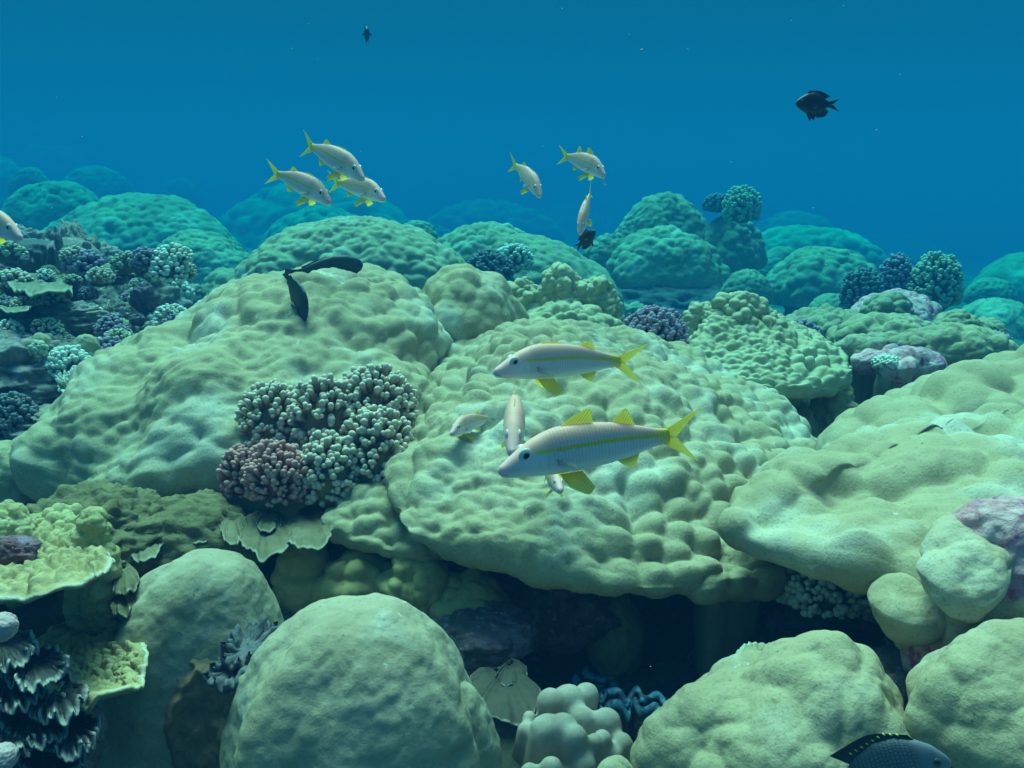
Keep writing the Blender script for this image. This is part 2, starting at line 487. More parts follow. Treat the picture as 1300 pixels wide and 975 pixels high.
def branching(x0, x1, y0, y1, Y, mat, label, n=90, r=None, seed=1, name="branching_coral", group=None, L=.4, depth=.9, fork=.5, parts=None):
    """A branching coral whose head fills the given pixels."""
    w = (x1 - x0) * mpp(Y) / 2; h = (y1 - y0) * mpp(Y)
    c = at((x0 + x1) / 2, (y0 + y1) / 2, Y)
    acc = head(c - np.array([0, 0, h * .12]), w * .93, w * depth * .93, h * .56, int(n * 1.5), .72 * (r or .012) * far_metres(Y) / Y, seed, L=L, fork=fork, low=-.5)
    o = acc.build(name, mat)
    return tag(o, label, "coral", group)
def rock(c, rx, ry, rz, mat, seed=1, amp=.25, f=2.2, name="reef_rock", nu=90, nv=60, rough=.06, kn=.12):
    """A worn lump of reef rock, pitted and knobbly."""
    c = np.asarray(c, float)
    u = np.linspace(.02, pi - .02, nv); v = np.linspace(0, 2 * pi, nu, endpoint=False)
    D = np.array([[sin(a) * cos(b), sin(a) * sin(b), cos(a)] for a in u for b in v])
    m = 1 + amp * fbm(D * f + seed * 7.1, 4, seed) + kn * (knobs(D * f * 2.2 + seed, seed + 3, 7) - .5) + rough * fbm(D * f * 7, 3, seed + 5) + kn * .5 * (knobs(D * f * 5 + seed, seed + 8, 7) - .5)
    V = D * m[:, None] * np.array([rx, ry, rz]) + c
    return mesh_obj(name, V, grid_faces(nv, nu), mat)
def plate(pts, stem, mat, parent=None, name="plate", th=.012, cup=.1, nu=140, nt=30, seed=1, wave=.02, rough=.004, knob=(.02, .004), wave_n=5, world=True, span=None, droop=0.0):
    """A leafy plate growing from stem out to a traced, wavy margin; real thickness, paler growing edge."""
    P = np.array([at(*p) if world else p for p in pts]); st = np.array(at(*stem) if world else stem, float)
    rim = smooth_loop(P, nu)
    th_ = np.linspace(0, 2 * pi, nu, endpoint=False)
    ring = np.stack([np.cos(th_), np.sin(th_), 0 * th_], 1)
    rimw = rim + (rim - st) * (0.06 * fbm(ring * wave_n + seed, 3, seed))[:, None]
    rimw[:, 2] += wave * fbm(ring * wave_n * .8 + seed * 3, 3, seed + 2)
    rows = []
    ts = np.linspace(.02, 1, nt)
    for t in ts:
        p = st + (rim - st) * t + (rimw - rim) * t ** 3
        p[:, 2] += cup * (t * t - t)                     # bowl between stem and margin
        p[:, 2] -= droop * max(0, t - .8) ** 2 * 25
        rows.append(p)
    top = np.concatenate(rows)
    F = grid_faces(nt, nu)
    N = vnormals(top, F)
    if N[:, 2].mean() < 0: N = -N
    D = rough * fbm(top / .03, 3, seed) + knob[1] * (knobs(top / knob[0], seed + 3, 16) - .5)
    tt = np.repeat(ts, nu)
    up = top + N * (D * np.clip((1 - tt) * 8, .15, 1))[:, None]
    thick = th * np.clip(1.4 - tt, .45, 1)
    dn = top - N * thick[:, None]
    mid = (up[-nu:] + dn[-nu:]) / 2 + (rimw - st) / np.linalg.norm(rimw - st, axis=1, keepdims=True) * th * .3
    V = np.concatenate([up, mid, dn[::-1].reshape(nt, nu, 3)[:, ::-1].reshape(-1, 3)])
    jag = .035 * np.clip(fbm(ring * 9 + seed, 3, seed + 6) + .25, 0, 1)
    T = np.concatenate([tt - np.tile(jag, nt), 1.0 - jag, np.zeros(nu * nt)])
    Fa = grid_faces(2 * nt + 1, nu)
    n = vnormals(V, Fa)
    if n[:nu * nt, 2].mean() < 0: Fa = Fa[:, ::-1]
    o = mesh_obj(name, V, Fa, mat, parent)
    set_attr(o, "tip", T)
    return o
def ribbon(path, w_vec, th, mat, name, parent=None):
    """A fleshy band along a path: w_vec is its breadth at each point, th its thickness."""
    P = np.asarray(path, float); W = np.asarray(w_vec, float); n = len(P)
    T = np.gradient(P, axis=0); T /= np.linalg.norm(T, axis=1, keepdims=True)
    N = np.cross(T, W); N /= np.maximum(np.linalg.norm(N, axis=1, keepdims=True), 1e-9)
    a = np.linspace(0, 2 * pi, 12, endpoint=False)
    V = np.stack([P + W * (.5 + .5 * cos(b)) + N * th * sin(b) for b in a], 1).reshape(-1, 3)
    F = [tuple(f) for f in grid_faces(n, 12)] + [tuple(range(12))[::-1], tuple(range((n - 1) * 12, n * 12))]
    o = mesh_obj(name, V, F, mat, parent)
    set_attr(o, "tip", np.tile((.5 + .5 * np.cos(a)), n))
    return o

M_CREAM = tip_material("cream_branch_tissue", (.31, .21, .13), (.60, .50, .40), .5, 1.1, rough=.7)
M_PINK = tip_material("pink_branch_tissue", (.34, .13, .12), (.60, .29, .27), .5, 1.05, patch=(.05, .22, .13), patch_scale=11, patch_lo=.62)
M_PURPLE = tip_material("purple_branch_tissue", (.12, .09, .12), (.30, .24, .32), .5, 1.05)
M_DARKB = tip_material("dark_branch_tissue", (.08, .09, .09), (.17, .18, .19), .5, 1.05)
M_WHITEB = tip_material("pale_branch_tissue", (.24, .24, .18), (.62, .64, .56), .4, 1.05)
M_OLIVEB = tip_material("olive_branch_tissue", (.17, .17, .10), (.42, .45, .32), .5, 1.05)
M_TABLE = tip_material("table_coral_tissue", (.28, .28, .19), (.62, .66, .55), .4, 1.0)
M_PLATE_Y = tip_material("yellow_plate_tissue", (.47, .39, .20), (.52, .49, .36), .955, 1.0, mott=(.33, .27, .12), bump=.8, bump_scale=180)
M_PLATE_B = tip_material("brown_leaf_tissue", (.19, .15, .09), (.31, .30, .22), .94, 1.0, mott=(.11, .10, .05), bump=.5, bump_scale=250)
M_PLATE_G = tip_material("green_plate_tissue", (.30, .30, .19), (.38, .40, .28), .9, 1.0, mott=(.22, .23, .14), bump=.6, bump_scale=160)
M_KNOB = material("knobby_coral_tissue", (.33, .33, .20), (.42, .43, .28), 8, (.22, .22, .13), 120, .4, .8, .3, 300)
M_PINKROCK = material("pink_crusted_rock", (.66, .30, .34), (.76, .56, .54), 20, (.40, .10, .20), 38, .9, .9, .9, 90, (.42, .22, .34), 9, dist=.012)
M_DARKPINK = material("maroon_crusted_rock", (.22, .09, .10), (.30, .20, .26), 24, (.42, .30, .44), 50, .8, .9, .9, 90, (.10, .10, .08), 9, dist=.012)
M_RUBBLE = material("purple_reef_rock", (.25, .20, .22), (.36, .31, .24), 9, (.50, .36, .48), 22, .8, .9, .9, 55, (.07, .08, .07), 4, dist=.02)
M_GREYLOBE = material("grey_lobed_tissue", (.27, .22, .17), (.38, .33, .28), 14, (.16, .16, .12), 420, .45, .75, .35, 450)
# ------------------------------------------------------------------ fish
def fish_skin(name, scale_amt=.35, rough=.45, spec=.4, su=62, sv=40):
    """Skin coloured by the body's own pigment attribute, with a net of scales."""
    if name in MATS: return MATS[name]
    m = bpy.data.materials.new(name); m.use_nodes = True; nt = m.node_tree; L = nt.links.new
    b = nt.nodes["Principled BSDF"]; b.inputs["Roughness"].default_value = rough; b.inputs["Specular IOR Level"].default_value = spec
    at_ = nd(nt, "ShaderNodeAttribute", attribute_name="Col")
    uv = nd(nt, "ShaderNodeAttribute", attribute_name="fuv")
    mp = nd(nt, "ShaderNodeMapping"); mp.inputs["Scale"].default_value = (su, sv, 1); L(uv.outputs["Vector"], mp.inputs[0])
    vo = nd(nt, "ShaderNodeTexVoronoi", feature='DISTANCE_TO_EDGE'); vo.inputs["Scale"].default_value = 1.0; vo.inputs["Randomness"].default_value = .4
    L(mp.outputs[0], vo.inputs["Vector"])
    mr = nd(nt, "ShaderNodeMapRange"); mr.inputs[2].default_value = .28; mr.inputs[3].default_value = 1 - scale_amt; mr.inputs[4].default_value = 1.0
    L(vo.outputs[0], mr.inputs[0])
    al = nd(nt, "ShaderNodeAttribute", attribute_name="scl")
    mx0 = nd(nt, "ShaderNodeMix", data_type='FLOAT'); L(al.outputs["Fac"], mx0.inputs[0]); mx0.inputs[2].default_value = 1.0; L(mr.outputs[0], mx0.inputs[3])
    vm = nd(nt, "ShaderNodeVectorMath", operation='SCALE'); L(at_.outputs["Color"], vm.inputs[0]); L(mx0.outputs[0], vm.inputs["Scale"])
    L(vm.outputs[0], b.inputs["Base Color"])
    bp = nd(nt, "ShaderNodeBump"); bp.inputs["Strength"].default_value = .25; bp.inputs["Distance"].default_value = .002
    L(mx0.outputs[0], bp.inputs["Height"]); L(bp.outputs[0], b.inputs["Normal"])
    MATS[name] = m; return m
def fin_mat(name, c, c2, trans=.35, clear=0.0):
    if name in MATS: return MATS[name]
    m = bpy.data.materials.new(name); m.use_nodes = True; nt = m.node_tree; L = nt.links.new
    b = nt.nodes["Principled BSDF"]; out = nt.nodes["Material Output"]; b.inputs["Roughness"].default_value = .5
    at_ = nd(nt, "ShaderNodeAttribute", attribute_name="tip")
    mx = nd(nt, "ShaderNodeMix", data_type='RGBA'); L(at_.outputs["Fac"], mx.inputs[0]); mx.inputs[6].default_value = (*c, 1); mx.inputs[7].default_value = (*c2, 1)
    uv = nd(nt, "ShaderNodeAttribute", attribute_name="ray")
    sn = nd(nt, "ShaderNodeMath", operation='SINE'); mu = nd(nt, "ShaderNodeMath", operation='MULTIPLY'); L(uv.outputs["Fac"], mu.inputs[0]); mu.inputs[1].default_value = 62.0; L(mu.outputs[0], sn.inputs[0])
    mr = nd(nt, "ShaderNodeMapRange"); mr.inputs[1].default_value = -1; mr.inputs[2].default_value = 1; mr.inputs[3].default_value = .74; mr.inputs[4].default_value = 1.06; L(sn.outputs[0], mr.inputs[0])
    vm = nd(nt, "ShaderNodeVectorMath", operation='SCALE'); L(mx.outputs[2], vm.inputs[0]); L(mr.outputs[0], vm.inputs["Scale"])
    L(vm.outputs[0], b.inputs["Base Color"])
    tr = nd(nt, "ShaderNodeBsdfTranslucent"); L(vm.outputs[0], tr.inputs[0])
    ms = nd(nt, "ShaderNodeMixShader"); ms.inputs[0].default_value = trans; L(b.outputs[0], ms.inputs[1]); L(tr.outputs[0], ms.inputs[2]); L(ms.outputs[0], out.inputs[0])
    if clear:
        tp = nd(nt, "ShaderNodeBsdfTransparent"); m2 = nd(nt, "ShaderNodeMixShader"); m2.inputs[0].default_value = clear
        L(ms.outputs[0], m2.inputs[1]); L(tp.outputs[0], m2.inputs[2]); L(m2.outputs[0], out.inputs[0])
    MATS[name] = m; return m
def plain(name, c, rough=.2, spec=.5):
    if name in MATS: return MATS[name]
    m = material(name, c, tuple(k * .85 for k in c), 400, rough=rough, spec=spec); return m
M_YFIN = fin_mat("yellow_fin", (.90, .64, .05), (.95, .84, .14), .62, .25)
M_CLEARFIN = fin_mat("clear_fin", (.62, .58, .48), (.72, .74, .70), .4, .6)
M_DARKFIN = fin_mat("black_fin", (.015, .018, .022), (.03, .035, .05), .1)
M_DAMFIN = fin_mat("slate_fin", (.03, .04, .06), (.012, .015, .02), .1)
M_PUPIL = plain("eye_black", (.006, .006, .008), .12)
M_IRIS = plain("eye_silver", (.55, .56, .52), .3)
M_IRISD = plain("eye_dark", (.05, .055, .06), .3)
M_GSKIN = fish_skin("goatfish_skin", .30, .55, .2)
M_DSKIN = fish_skin("dark_fish_skin", .35, .5, .3, 44, 30)
M_BSKIN = fish_skin("slate_fish_skin", .55, .5, .3, 34, 24)

def bend_pts(P, bend, s0=.35):
    P = np.array(P, float)
    s = np.clip(P[:, 0] - s0, 0, 2)
    P[:, 1] += bend * s * s
    return P
def fish_body(prof, width, mat, colour, parent, bend=0, ns=150, nc=64, end=None):
    """One continuous body skinned over the profile: prof = (s, top, bottom), width = (s, half breadth)."""
    pr = np.array(prof); wd = np.array(width)
    t = np.linspace(0, 1, ns); e = end or pr[-1, 0]
    s = e * (t ** 1.25)
    def interp(x, xs, ys):            # monotone-ish smooth interpolation
        from_ = np.interp(x, xs, ys); d = .008
        return (from_ + np.interp(np.clip(x - d, 0, 2), xs, ys) + np.interp(x + d, xs, ys)) / 3 if True else from_
    zt, zb, w = interp(s, pr[:, 0], pr[:, 1]), interp(s, pr[:, 0], pr[:, 2]), interp(s, wd[:, 0], wd[:, 1])
    k0 = np.clip(s / .014, 0, 1) ** .45
    mid = (zt + zb) / 2; zt = mid + (zt - mid) * k0; zb = mid + (zb - mid) * k0; w = w * k0
    a = np.linspace(0, 2 * pi, nc, endpoint=False)
    ca, sa = np.cos(a), np.sin(a)
    ex = .86
    cx = np.sign(sa) * np.abs(sa) ** ex
    V = np.stack([np.repeat(s[:, None], nc, 1), w[:, None] * cx[None], mid[:, None] + ((zt - zb) / 2)[:, None] * ca[None]], -1).reshape(-1, 3)
    zrel = np.repeat(((1 + ca) / 2)[None], ns, 0).ravel(); sv = V[:, 0].copy(); zv = V[:, 2].copy()
    C = colour(sv, zv, zrel)
    V = bend_pts(V, bend)
    F = [tuple(f) for f in grid_faces(ns, nc)] + [tuple(range(nc)), tuple(range((ns - 1) * nc, ns * nc))[::-1]]
    o = mesh_obj("body", V, F, mat, parent)
    ca_ = o.data.attributes.new("Col", 'FLOAT_COLOR', 'POINT')
    ca_.data.foreach_set("color", np.column_stack([C, np.ones(len(C))]).astype(np.float32).ravel())
    fu = o.data.attributes.new("fuv", 'FLOAT_VECTOR', 'POINT')
    fu.data.foreach_set("vector", np.column_stack([sv, np.repeat(np.abs(np.where(a > pi, a - 2 * pi, a))[None] / pi, ns, 0).ravel(), 0 * sv]).astype(np.float32).ravel())
    set_attr(o, "scl", np.clip((sv - .2) / .05, 0, 1) * np.clip((zrel - .12) / .2, .15, 1))
    return o
def fin(name, base, tip, mat, parent, bend=0, th=.004, y0=0.0, y1=0.0, ncol=72, nrow=9, ripple=.0, round_=45):
    """A rayed fin between its base line and its free edge, both (s, z) lines in the fish's own frame; y0, y1 lean it sideways."""
    def res(p, n):
        p = np.array(p, float); L = np.concatenate([[0], np.cumsum(np.linalg.norm(np.diff(p, axis=0), axis=1))])
        q = np.linspace(0, L[-1], n); return np.stack([np.interp(q, L, p[:, k]) for k in range(p.shape[1])], 1)
    if len(tip) > 2:
        P_ = np.array(tip, float); t_ = np.linspace(0, len(P_) - 1, 40); T_ = np.stack([np.interp(t_, np.arange(len(P_)), P_[:, k]) for k in range(2)], 1)
        for _ in range(round_): T_[1:-1] = (T_[:-2] + 2 * T_[1:-1] + T_[2:]) / 4
        tip = T_
    B, E = res(base, ncol), res(tip, ncol)
    r = np.linspace(0, 1, nrow)
    sh = []
    for side in (1, -1):
        rows = []
        for t in r:
            q = B * (1 - t) + E * t
            y = y0 + (y1 - y0) * t ** 1.2 + side * th * (1 - .8 * t) * .5 + ripple * np.sin(np.arange(ncol) * 1.9) * t
            rows.append(np.column_stack([q[:, 0], np.full(ncol, 0.0) + y, q[:, 1]]))
        sh.append(np.concatenate(rows))
    n1 = nrow * ncol
    V = np.concatenate(sh); Fa = np.vstack([grid_faces(nrow, ncol, False), grid_faces(nrow, ncol, False, n1)[:, ::-1]])
    edge = [j for j in range(ncol)] + [i * ncol + ncol - 1 for i in range(1, nrow)] + [(nrow - 1) * ncol + j for j in range(ncol - 2, -1, -1)] + [i * ncol for i in range(nrow - 2, 0, -1)]
    m = len(edge)
    F = [tuple(f) for f in Fa] + [(edge[i], edge[(i + 1) % m], edge[(i + 1) % m] + n1, edge[i] + n1) for i in range(m)]
    V = bend_pts(V, bend)
    o = mesh_obj(name, V, F, mat, parent)
    set_attr(o, "tip", np.tile(np.repeat(r, ncol), 2)); set_attr(o, "ray", np.tile(np.tile(np.linspace(0, 1, ncol), nrow), 2))
    return o
def disc(name, c, r, ny, mat, parent, bulge=.35, bend=0):
    """A lens-shaped eye facing sideways."""
    n = 20; rows = []
    for a in np.linspace(pi / 2, 0.0, 7):
        th = np.linspace(0, 2 * pi, n, endpoint=False)
        rows.append(np.column_stack([c[0] + r * cos(a) * np.cos(th), np.full(n, c[1]) + ny * r * bulge * sin(a), c[2] + r * cos(a) * np.sin(th)]))
    V = np.concatenate(rows[::-1] + [[[c[0], c[1] - ny * r * .5, c[2]]]]); V = bend_pts(V, bend)
    F = [tuple(f) for f in grid_faces(7, n)] + [((j + 1) % n, j, 7 * n) for j in range(n)]
    return mesh_obj(name, V, F, mat, parent)
def mixv(a, b, f):
    return np.asarray(a)[None] * (1 - f[:, None]) + np.asarray(b)[None] * f[:, None]
def sstep(x, a, b):
    t = np.clip((x - a) / (b - a), 0, 1); return t * t * (3 - 2 * t)
def set_pose(root, nose, tail, lean=0.0):
    """Stand the fish between two places: its nose and the end of its tail."""
    n, t = np.asarray(nose, float), np.asarray(tail, float)
    X = Vector(t - n); L = X.length; X.normalize()
    up = Vector((0, 0, 1)) if abs(X.z) < .95 else Vector((0, 1, 0))
    Y = up.cross(X).normalized(); Z = X.cross(Y)
    M = Matrix((X, Y, Z)).transposed().to_4x4()
    root.matrix_world = Matrix.Translation(Vector(n)) @ M @ Matrix.Rotation(lean, 4, 'X') @ Matrix.Diagonal((L, L, L, 1))

# --- goatfish
def _g(px, py):
    """crop pixel of the nearest goatfish -> its own (s, z)."""
    x0, y0, L = 260.0, 650.0, 905.0; c, s_ = 740 / 758.2, -165 / 758.2
    dx, dy = px - x0, py - y0
    return ((dx * c + dy * s_) / L, (dx * s_ - dy * c) / L)
G_TOP = [(258, 630), (276, 612), (302, 583), (340, 543), (385, 503), (430, 472), (480, 449), (540, 436), (640, 425), (740, 424), (850, 438), (930, 452), (1000, 455)]
G_BOT = [(258, 660), (276, 672), (330, 672), (385, 664), (430, 662), (490, 657), (560, 644), (640, 630), (730, 608), (830, 577), (920, 540), (1000, 516)]
def goat_profile(deep=1.0, slim=0.0):
    ss = np.linspace(0, .835, 40)
    tp = np.array([_g(*p) for p in G_TOP]); bt = np.array([_g(*p) for p in G_BOT])
    zt = np.interp(ss, tp[:, 0], tp[:, 1]); zb = np.interp(ss, bt[:, 0], bt[:, 1])
    return [(s, a * deep, b * deep) for s, a, b in zip(ss, zt, zb)]
G_W = [(0, .012), (.03, .033), (.1, .049), (.2, .062), (.3, .067), (.42, .063), (.55, .05), (.68, .033), (.78, .018), (.84, .010)]
def goat_colour(s, z, zr):
    pinkb = np.array([.76, .40, .32]); silver = np.array([.76, .64, .68]); belly = np.array([.82, .80, .82]); head_ = np.array([.80, .46, .46])
    C = mixv(silver, pinkb, sstep(zr, .55, .86))
    C = C * (1 - sstep(.3 - zr, 0, .25)[:, None]) + belly * sstep(.3 - zr, 0, .25)[:, None]
    C = mixv([0, 0, 0], [1, 1, 1], np.zeros_like(s)) + C
    hf = sstep(.17 - s, 0, .14) * sstep(zr, .15, .5)
    C = C * (1 - hf[:, None] * .75) + head_ * hf[:, None] * .75
    zc = np.interp(s, [.12, .18, .28, .4, .5, .65, .76, .84], [.070, .073, .071, .066, .06, .040, .022, .012])
    wd = np.interp(s, [.12, .2, .4, .7, .84], [.004, .008, .0105, .010, .012])
    st = sstep(wd - np.abs(z - zc), -.003, .003) * sstep(s, .15, .18)
    C = C * (1 - st[:, None]) + np.array([.86, .56, .06]) * st[:, None]
    ye = sstep(s, .74, .83)
    C = C * (1 - ye[:, None]) + np.array([1.0, .66, .05]) * ye[:, None]
    # gill cover edge, two thin cheek bars
    for s0, zlo, zhi, c, w in ((.225, -.02, .075, (.62, .56, .22), .004), (.185, .0, .05, (.62, .56, .26), .003)):
        g = sstep(w - np.abs(s - s0 - .05 * (z - .03)), -.002, .002) * sstep(z, zlo, zlo + .01) * sstep(zhi - z, 0, .01)
        C = C * (1 - g[:, None] * .7) + np.array(c) * g[:, None] * .7
    mo = sstep(.004 - np.abs(z - np.interp(s, [0, .045], [-.004, -.017])), -.002, .002) * sstep(.045 - s, 0, .005) * .6
    C = C * (1 - mo[:, None]) + np.array([.30, .14, .15]) * mo[:, None]
    return np.clip(C, 0, 1)
def goatfish(label, bend=0.0, deep=1.0, fins='raised', far=False, group=None, name="goatfish", barbels=False):
    root = empty(name, (0, 0, 0), label, "fish", group)
    hi = not far
    fish_body(goat_profile(deep), G_W, M_GSKIN, goat_colour, root, bend, 170 if hi else 90, 72 if hi else 40)
    g = _g
    tailu = fin("tail_fin", [(.79, .026 * deep), (.82, .012), (.825, -.006)], [g(1146, 357), g(1100, 410), g(1034, 490)], M_YFIN, root, bend, .006)
    taill = fin("tail_fin", [(.825, .006), (.82, -.012), (.79, -.026 * deep)], [g(1034, 490), g(1100, 550), g(1163, 604)], M_YFIN, root, bend, .006)
    dz = deep - 1
    def up(p): s, z = g(*p); return (s, z * deep)
    if fins == 'raised':
        fin("dorsal_fin", [up((500, 446)), up((560, 438)), up((640, 428))], [up((548, 400)), up((624, 351)), up((642, 426))], M_YFIN, root, bend, .005)
        fin("dorsal_fin", [up((722, 428)), up((780, 432)), up((835, 444))], [up((752, 385)), up((782, 350)), up((836, 440))], M_YFIN, root, bend, .005)
    else:
        fin("dorsal_fin", [up((490, 450)), up((560, 438)), up((640, 428))], [up((530, 428)), up((610, 418)), up((655, 426))], M_YFIN, root, bend, .006)
        fin("dorsal_fin", [up((722, 428)), up((780, 432)), up((835, 444))], [up((770, 395)), up((800, 385)), up((840, 440))], M_YFIN, root, bend, .005)
    fin("anal_fin", [up((765, 594)), up((830, 574)), up((870, 558))], [up((800, 615)), up((856, 638)), up((868, 566))], M_YFIN, root, bend, .005)
    for sd in (1, -1):
        fin("pelvic_fin", [up((515, 650)), up((560, 642)), up((610, 634))], [up((545, 692)), up((636, 732)), up((656, 690))], M_YFIN, root, bend, .005, y0=sd * .03, y1=sd * .085)
        fin("pectoral_fin", [up((482, 572)), up((490, 590)), up((490, 602))], [up((560, 590)), up((580, 612)), up((545, 622))], M_CLEARFIN, root, bend, .003, y0=sd * .064, y1=sd * .10)
    if barbels:
        for sd in (1, -1):
            a_ = Acc(); pp = [(.05, sd * .012, -.02), (.03, sd * .016, -.06), (-.01, sd * .018, -.09), (-.06, sd * .02, -.10)]
            for q in range(3):
                V, F, T = finger(pp[q], pp[q + 1], .0055, .004, 6, 3); a_.add(V, F, T)
            a_.build("barbel", M_CLEARFIN, root)
    for sd in (1, -1):
        es, ez = g(363, 569)
        e = disc("eye", (es, sd * .035, ez * deep + .003), .036, sd, M_IRIS, root, .40, bend)
        disc("pupil", (es, sd * .0432, ez * deep + .003), .0195, sd, M_PUPIL, e, .42, bend)
    return root
# --- other fish, by profile
def dark_fish(label, prof, width, colour, skin, finm, tail, dorsal, anal, eye, bend=0, name="dark_fish", pect=None, pelvic=None, cat="fish", iris=None, pmat=None):
    root = empty(name, (0, 0, 0), label, cat)
    fish_body(prof, width, skin, colour, root, bend, 100, 48)
    for b, t in tail: fin("tail_fin", b, t, finm, root, bend, .008)
    for b, t in dorsal: fin("dorsal_fin", b, t, finm, root, bend, .008)
    for b, t in anal: fin("anal_fin", b, t, finm, root, bend, .008)
    wd = np.array(width)
    for sd in (1, -1):
        w = np.interp(eye[0], wd[:, 0], wd[:, 1]) * .86
        e = disc("eye", (eye[0], sd * w, eye[1]), eye[2], sd, iris or M_IRISD, root, .45, bend)
        disc("pupil", (eye[0], sd * (w + eye[2] * .2), eye[1]), eye[2] * .62, sd, M_PUPIL, e, .45, bend)
        if pect: fin("pectoral_fin", pect[0], pect[1], pmat or finm, root, bend, .005, y0=sd * pect[2], y1=sd * (pect[2] + .06))
        if pelvic: fin("pelvic_fin", pelvic[0], pelvic[1], finm, root, bend, .006, y0=sd * .03, y1=sd * .06)
    return root
# ------------------------------------------------------------------ reef layout
def fuse(o, voxel=.008, it=6, fac=.5):
    """Grow the separate lumps of one coral into one skin."""
    m = o.modifiers.new("fuse", 'REMESH'); m.mode = 'VOXEL'; m.voxel_size = voxel; m.use_smooth_shade = True
    s = o.modifiers.new("soften", 'SMOOTH'); s.iterations = it; s.factor = fac
    return o
MOUNDS = "mound corals of the far reef"
# --- the big colony in the middle
mc = empty("mound_coral", at(640, 740, 2.2), "biggest mound coral, lumpy pale green, filling the middle of the reef", "coral")
for o in (
    lobe([(44, 604, 2.25), (80, 626, 2.12), (150, 642, 2.0), (200, 628, 1.97), (300, 625, 1.97), (420, 640, 1.95), (520, 600, 2.1), (560, 470, 2.7),
          (520, 400, 3.3), (380, 400, 3.5), (262, 448, 3.3), (130, 545, 2.75)], (440, 366, 2.75), M_PORITES, seed=3, k_size=.056, k_amp=.025, big_size=.34, big_amp=.145, p=1.7, q=1.45, nu=460, nt=170),
    boulder(512, 668, 340, 450, 2.85, M_PORITES, seed=5, name="lobe", k_size=.10, k_amp=.028, depth=.9),
    lobe([(505, 652, 1.68), (560, 690, 1.6), (650, 712, 1.54), (740, 740, 1.5), (860, 746, 1.52), (960, 740, 1.6), (1002, 715, 1.72), (1040, 590, 2.3), (960, 520, 2.8), (840, 470, 3.0), (700, 450, 3.1), (560, 470, 2.9), (520, 560, 2.2)],
         (700, 428, 2.45), M_PORITES, seed=11, k_size=.050, k_amp=.027, big_size=.24, big_amp=.075, p=1.6, q=1.22, lip=.018, ur=.45, nu=520, nt=200),
    lobe([(415, 662, 1.8), (440, 684, 1.74), (500, 700, 1.7), (560, 704, 1.72), (600, 640, 2.0), (540, 590, 2.15), (470, 600, 2.1)], (520, 580, 1.98), M_PORITES, seed=13, k_size=.040, k_amp=.02, big_size=.2, big_amp=.02, nu=300, p=1.6, q=1.3, lip=.018),
    lobe([(870, 742, 1.56), (930, 746, 1.55), (995, 742, 1.6), (1006, 705, 1.75), (1010, 610, 2.2), (930, 580, 2.3), (860, 650, 1.9)], (935, 590, 1.95), M_PORITES, seed=17, k_size=.05, k_amp=.028, big_size=.18, big_amp=.03, nu=260, p=1.6, q=1.3, lip=.018),
): hang(o, mc)
# --- right hand colony
rc = empty("mound_coral", at(1150, 740, 1.5), "broad smooth mound coral running out of the right edge, pointed tip towards the middle", "coral")
for o in (
    lobe([(928, 655, 1.5), (950, 684, 1.42), (1050, 708, 1.32), (1150, 732, 1.25), (1235, 770, 1.17), (1400, 760, 1.2), (1500, 690, 1.6), (1450, 620, 2.4), (1180, 620, 2.4), (1005, 625, 1.95)], (1300, 535, 1.95), M_PORITES, seed=21, k_size=.085, k_amp=.036, big_size=.24, big_amp=.085, nu=420, nt=170, q=1.3, p=1.6, lip=.03),
    lobe([(1050, 585, 2.0), (1100, 640, 1.85), (1250, 700, 1.72), (1400, 700, 1.72), (1500, 560, 2.3), (1400, 500, 2.6), (1190, 515, 2.55), (1062, 548, 2.35)], (1400, 470, 2.15), M_PORITES, seed=22, k_size=.09, k_amp=.036, big_size=.3, big_amp=.085, nu=340, nt=120, q=1.15, p=1.6),
    lobe([(1114, 752, 1.27), (1124, 785, 1.2), (1160, 802, 1.17), (1200, 797, 1.17), (1218, 760, 1.22), (1200, 732, 1.3), (1150, 726, 1.33)], (1170, 722, 1.27), M_PORITES, seed=24, k_size=.06, k_amp=.012, big_size=.1, big_amp=.025, base_z=float(at(1160, 815, 1.2)[2]), nu=180, nt=70, p=1.9, q=2, ur=.45),
    lobe([(1176, 716, 1.20), (1196, 757, 1.12), (1240, 775, 1.10), (1278, 752, 1.11), (1286, 712, 1.17), (1250, 674, 1.28), (1190, 680, 1.28)], (1236, 686, 1.19), M_PORITES, seed=25, k_size=.06, k_amp=.012, big_size=.1, big_amp=.025, base_z=float(at(1240, 790, 1.2)[2]), nu=180, nt=70, p=1.9, q=2, ur=.45),
): hang(o, rc)
def mound(x0, x1, y0, y1, Y, mat, label, group=None, **k):
    return tag(boulder(x0, x1, y0, y1, Y, mat, **k), label, "coral", group)
# --- foreground mounds
mound(258, 640, 768, 1085, 1.15, M_PORITES_PALE, "smooth pale dome coral at the bottom edge, left of the grey lobed coral", seed=31, depth=.9, p=2.1, k_size=.04, k_amp=.0035, big_size=.10, big_amp=.012, ax=.54, nu=320, nt=130)
mound(520, 640, 862, 1020, 1.16, M_PORITES_PALE, "low flange of coral along the right foot of the smooth pale dome", seed=36, depth=.9, k_amp=.004, big_amp=.004, ax=.4)
L2_NAME = mound(88, 404, 704, 1085, 1.42, M_PORITES_PALE, "smooth grey-green mound coral with a brown crust, behind the pale dome", seed=32, p=2.2, depth=.8, k_size=.06, k_amp=.005, big_size=.14, big_amp=.014, ax=.62, nu=420, nt=200).name
mound(815, 1172, 815, 1090, 1.1, M_PORITES, "lumpy mound coral at the bottom edge with the slate damselfish in front", seed=33, depth=.85, p=1.4, k_size=.05, k_amp=.013, big_size=.15, big_amp=.045, ax=.68, nu=320, nt=130)
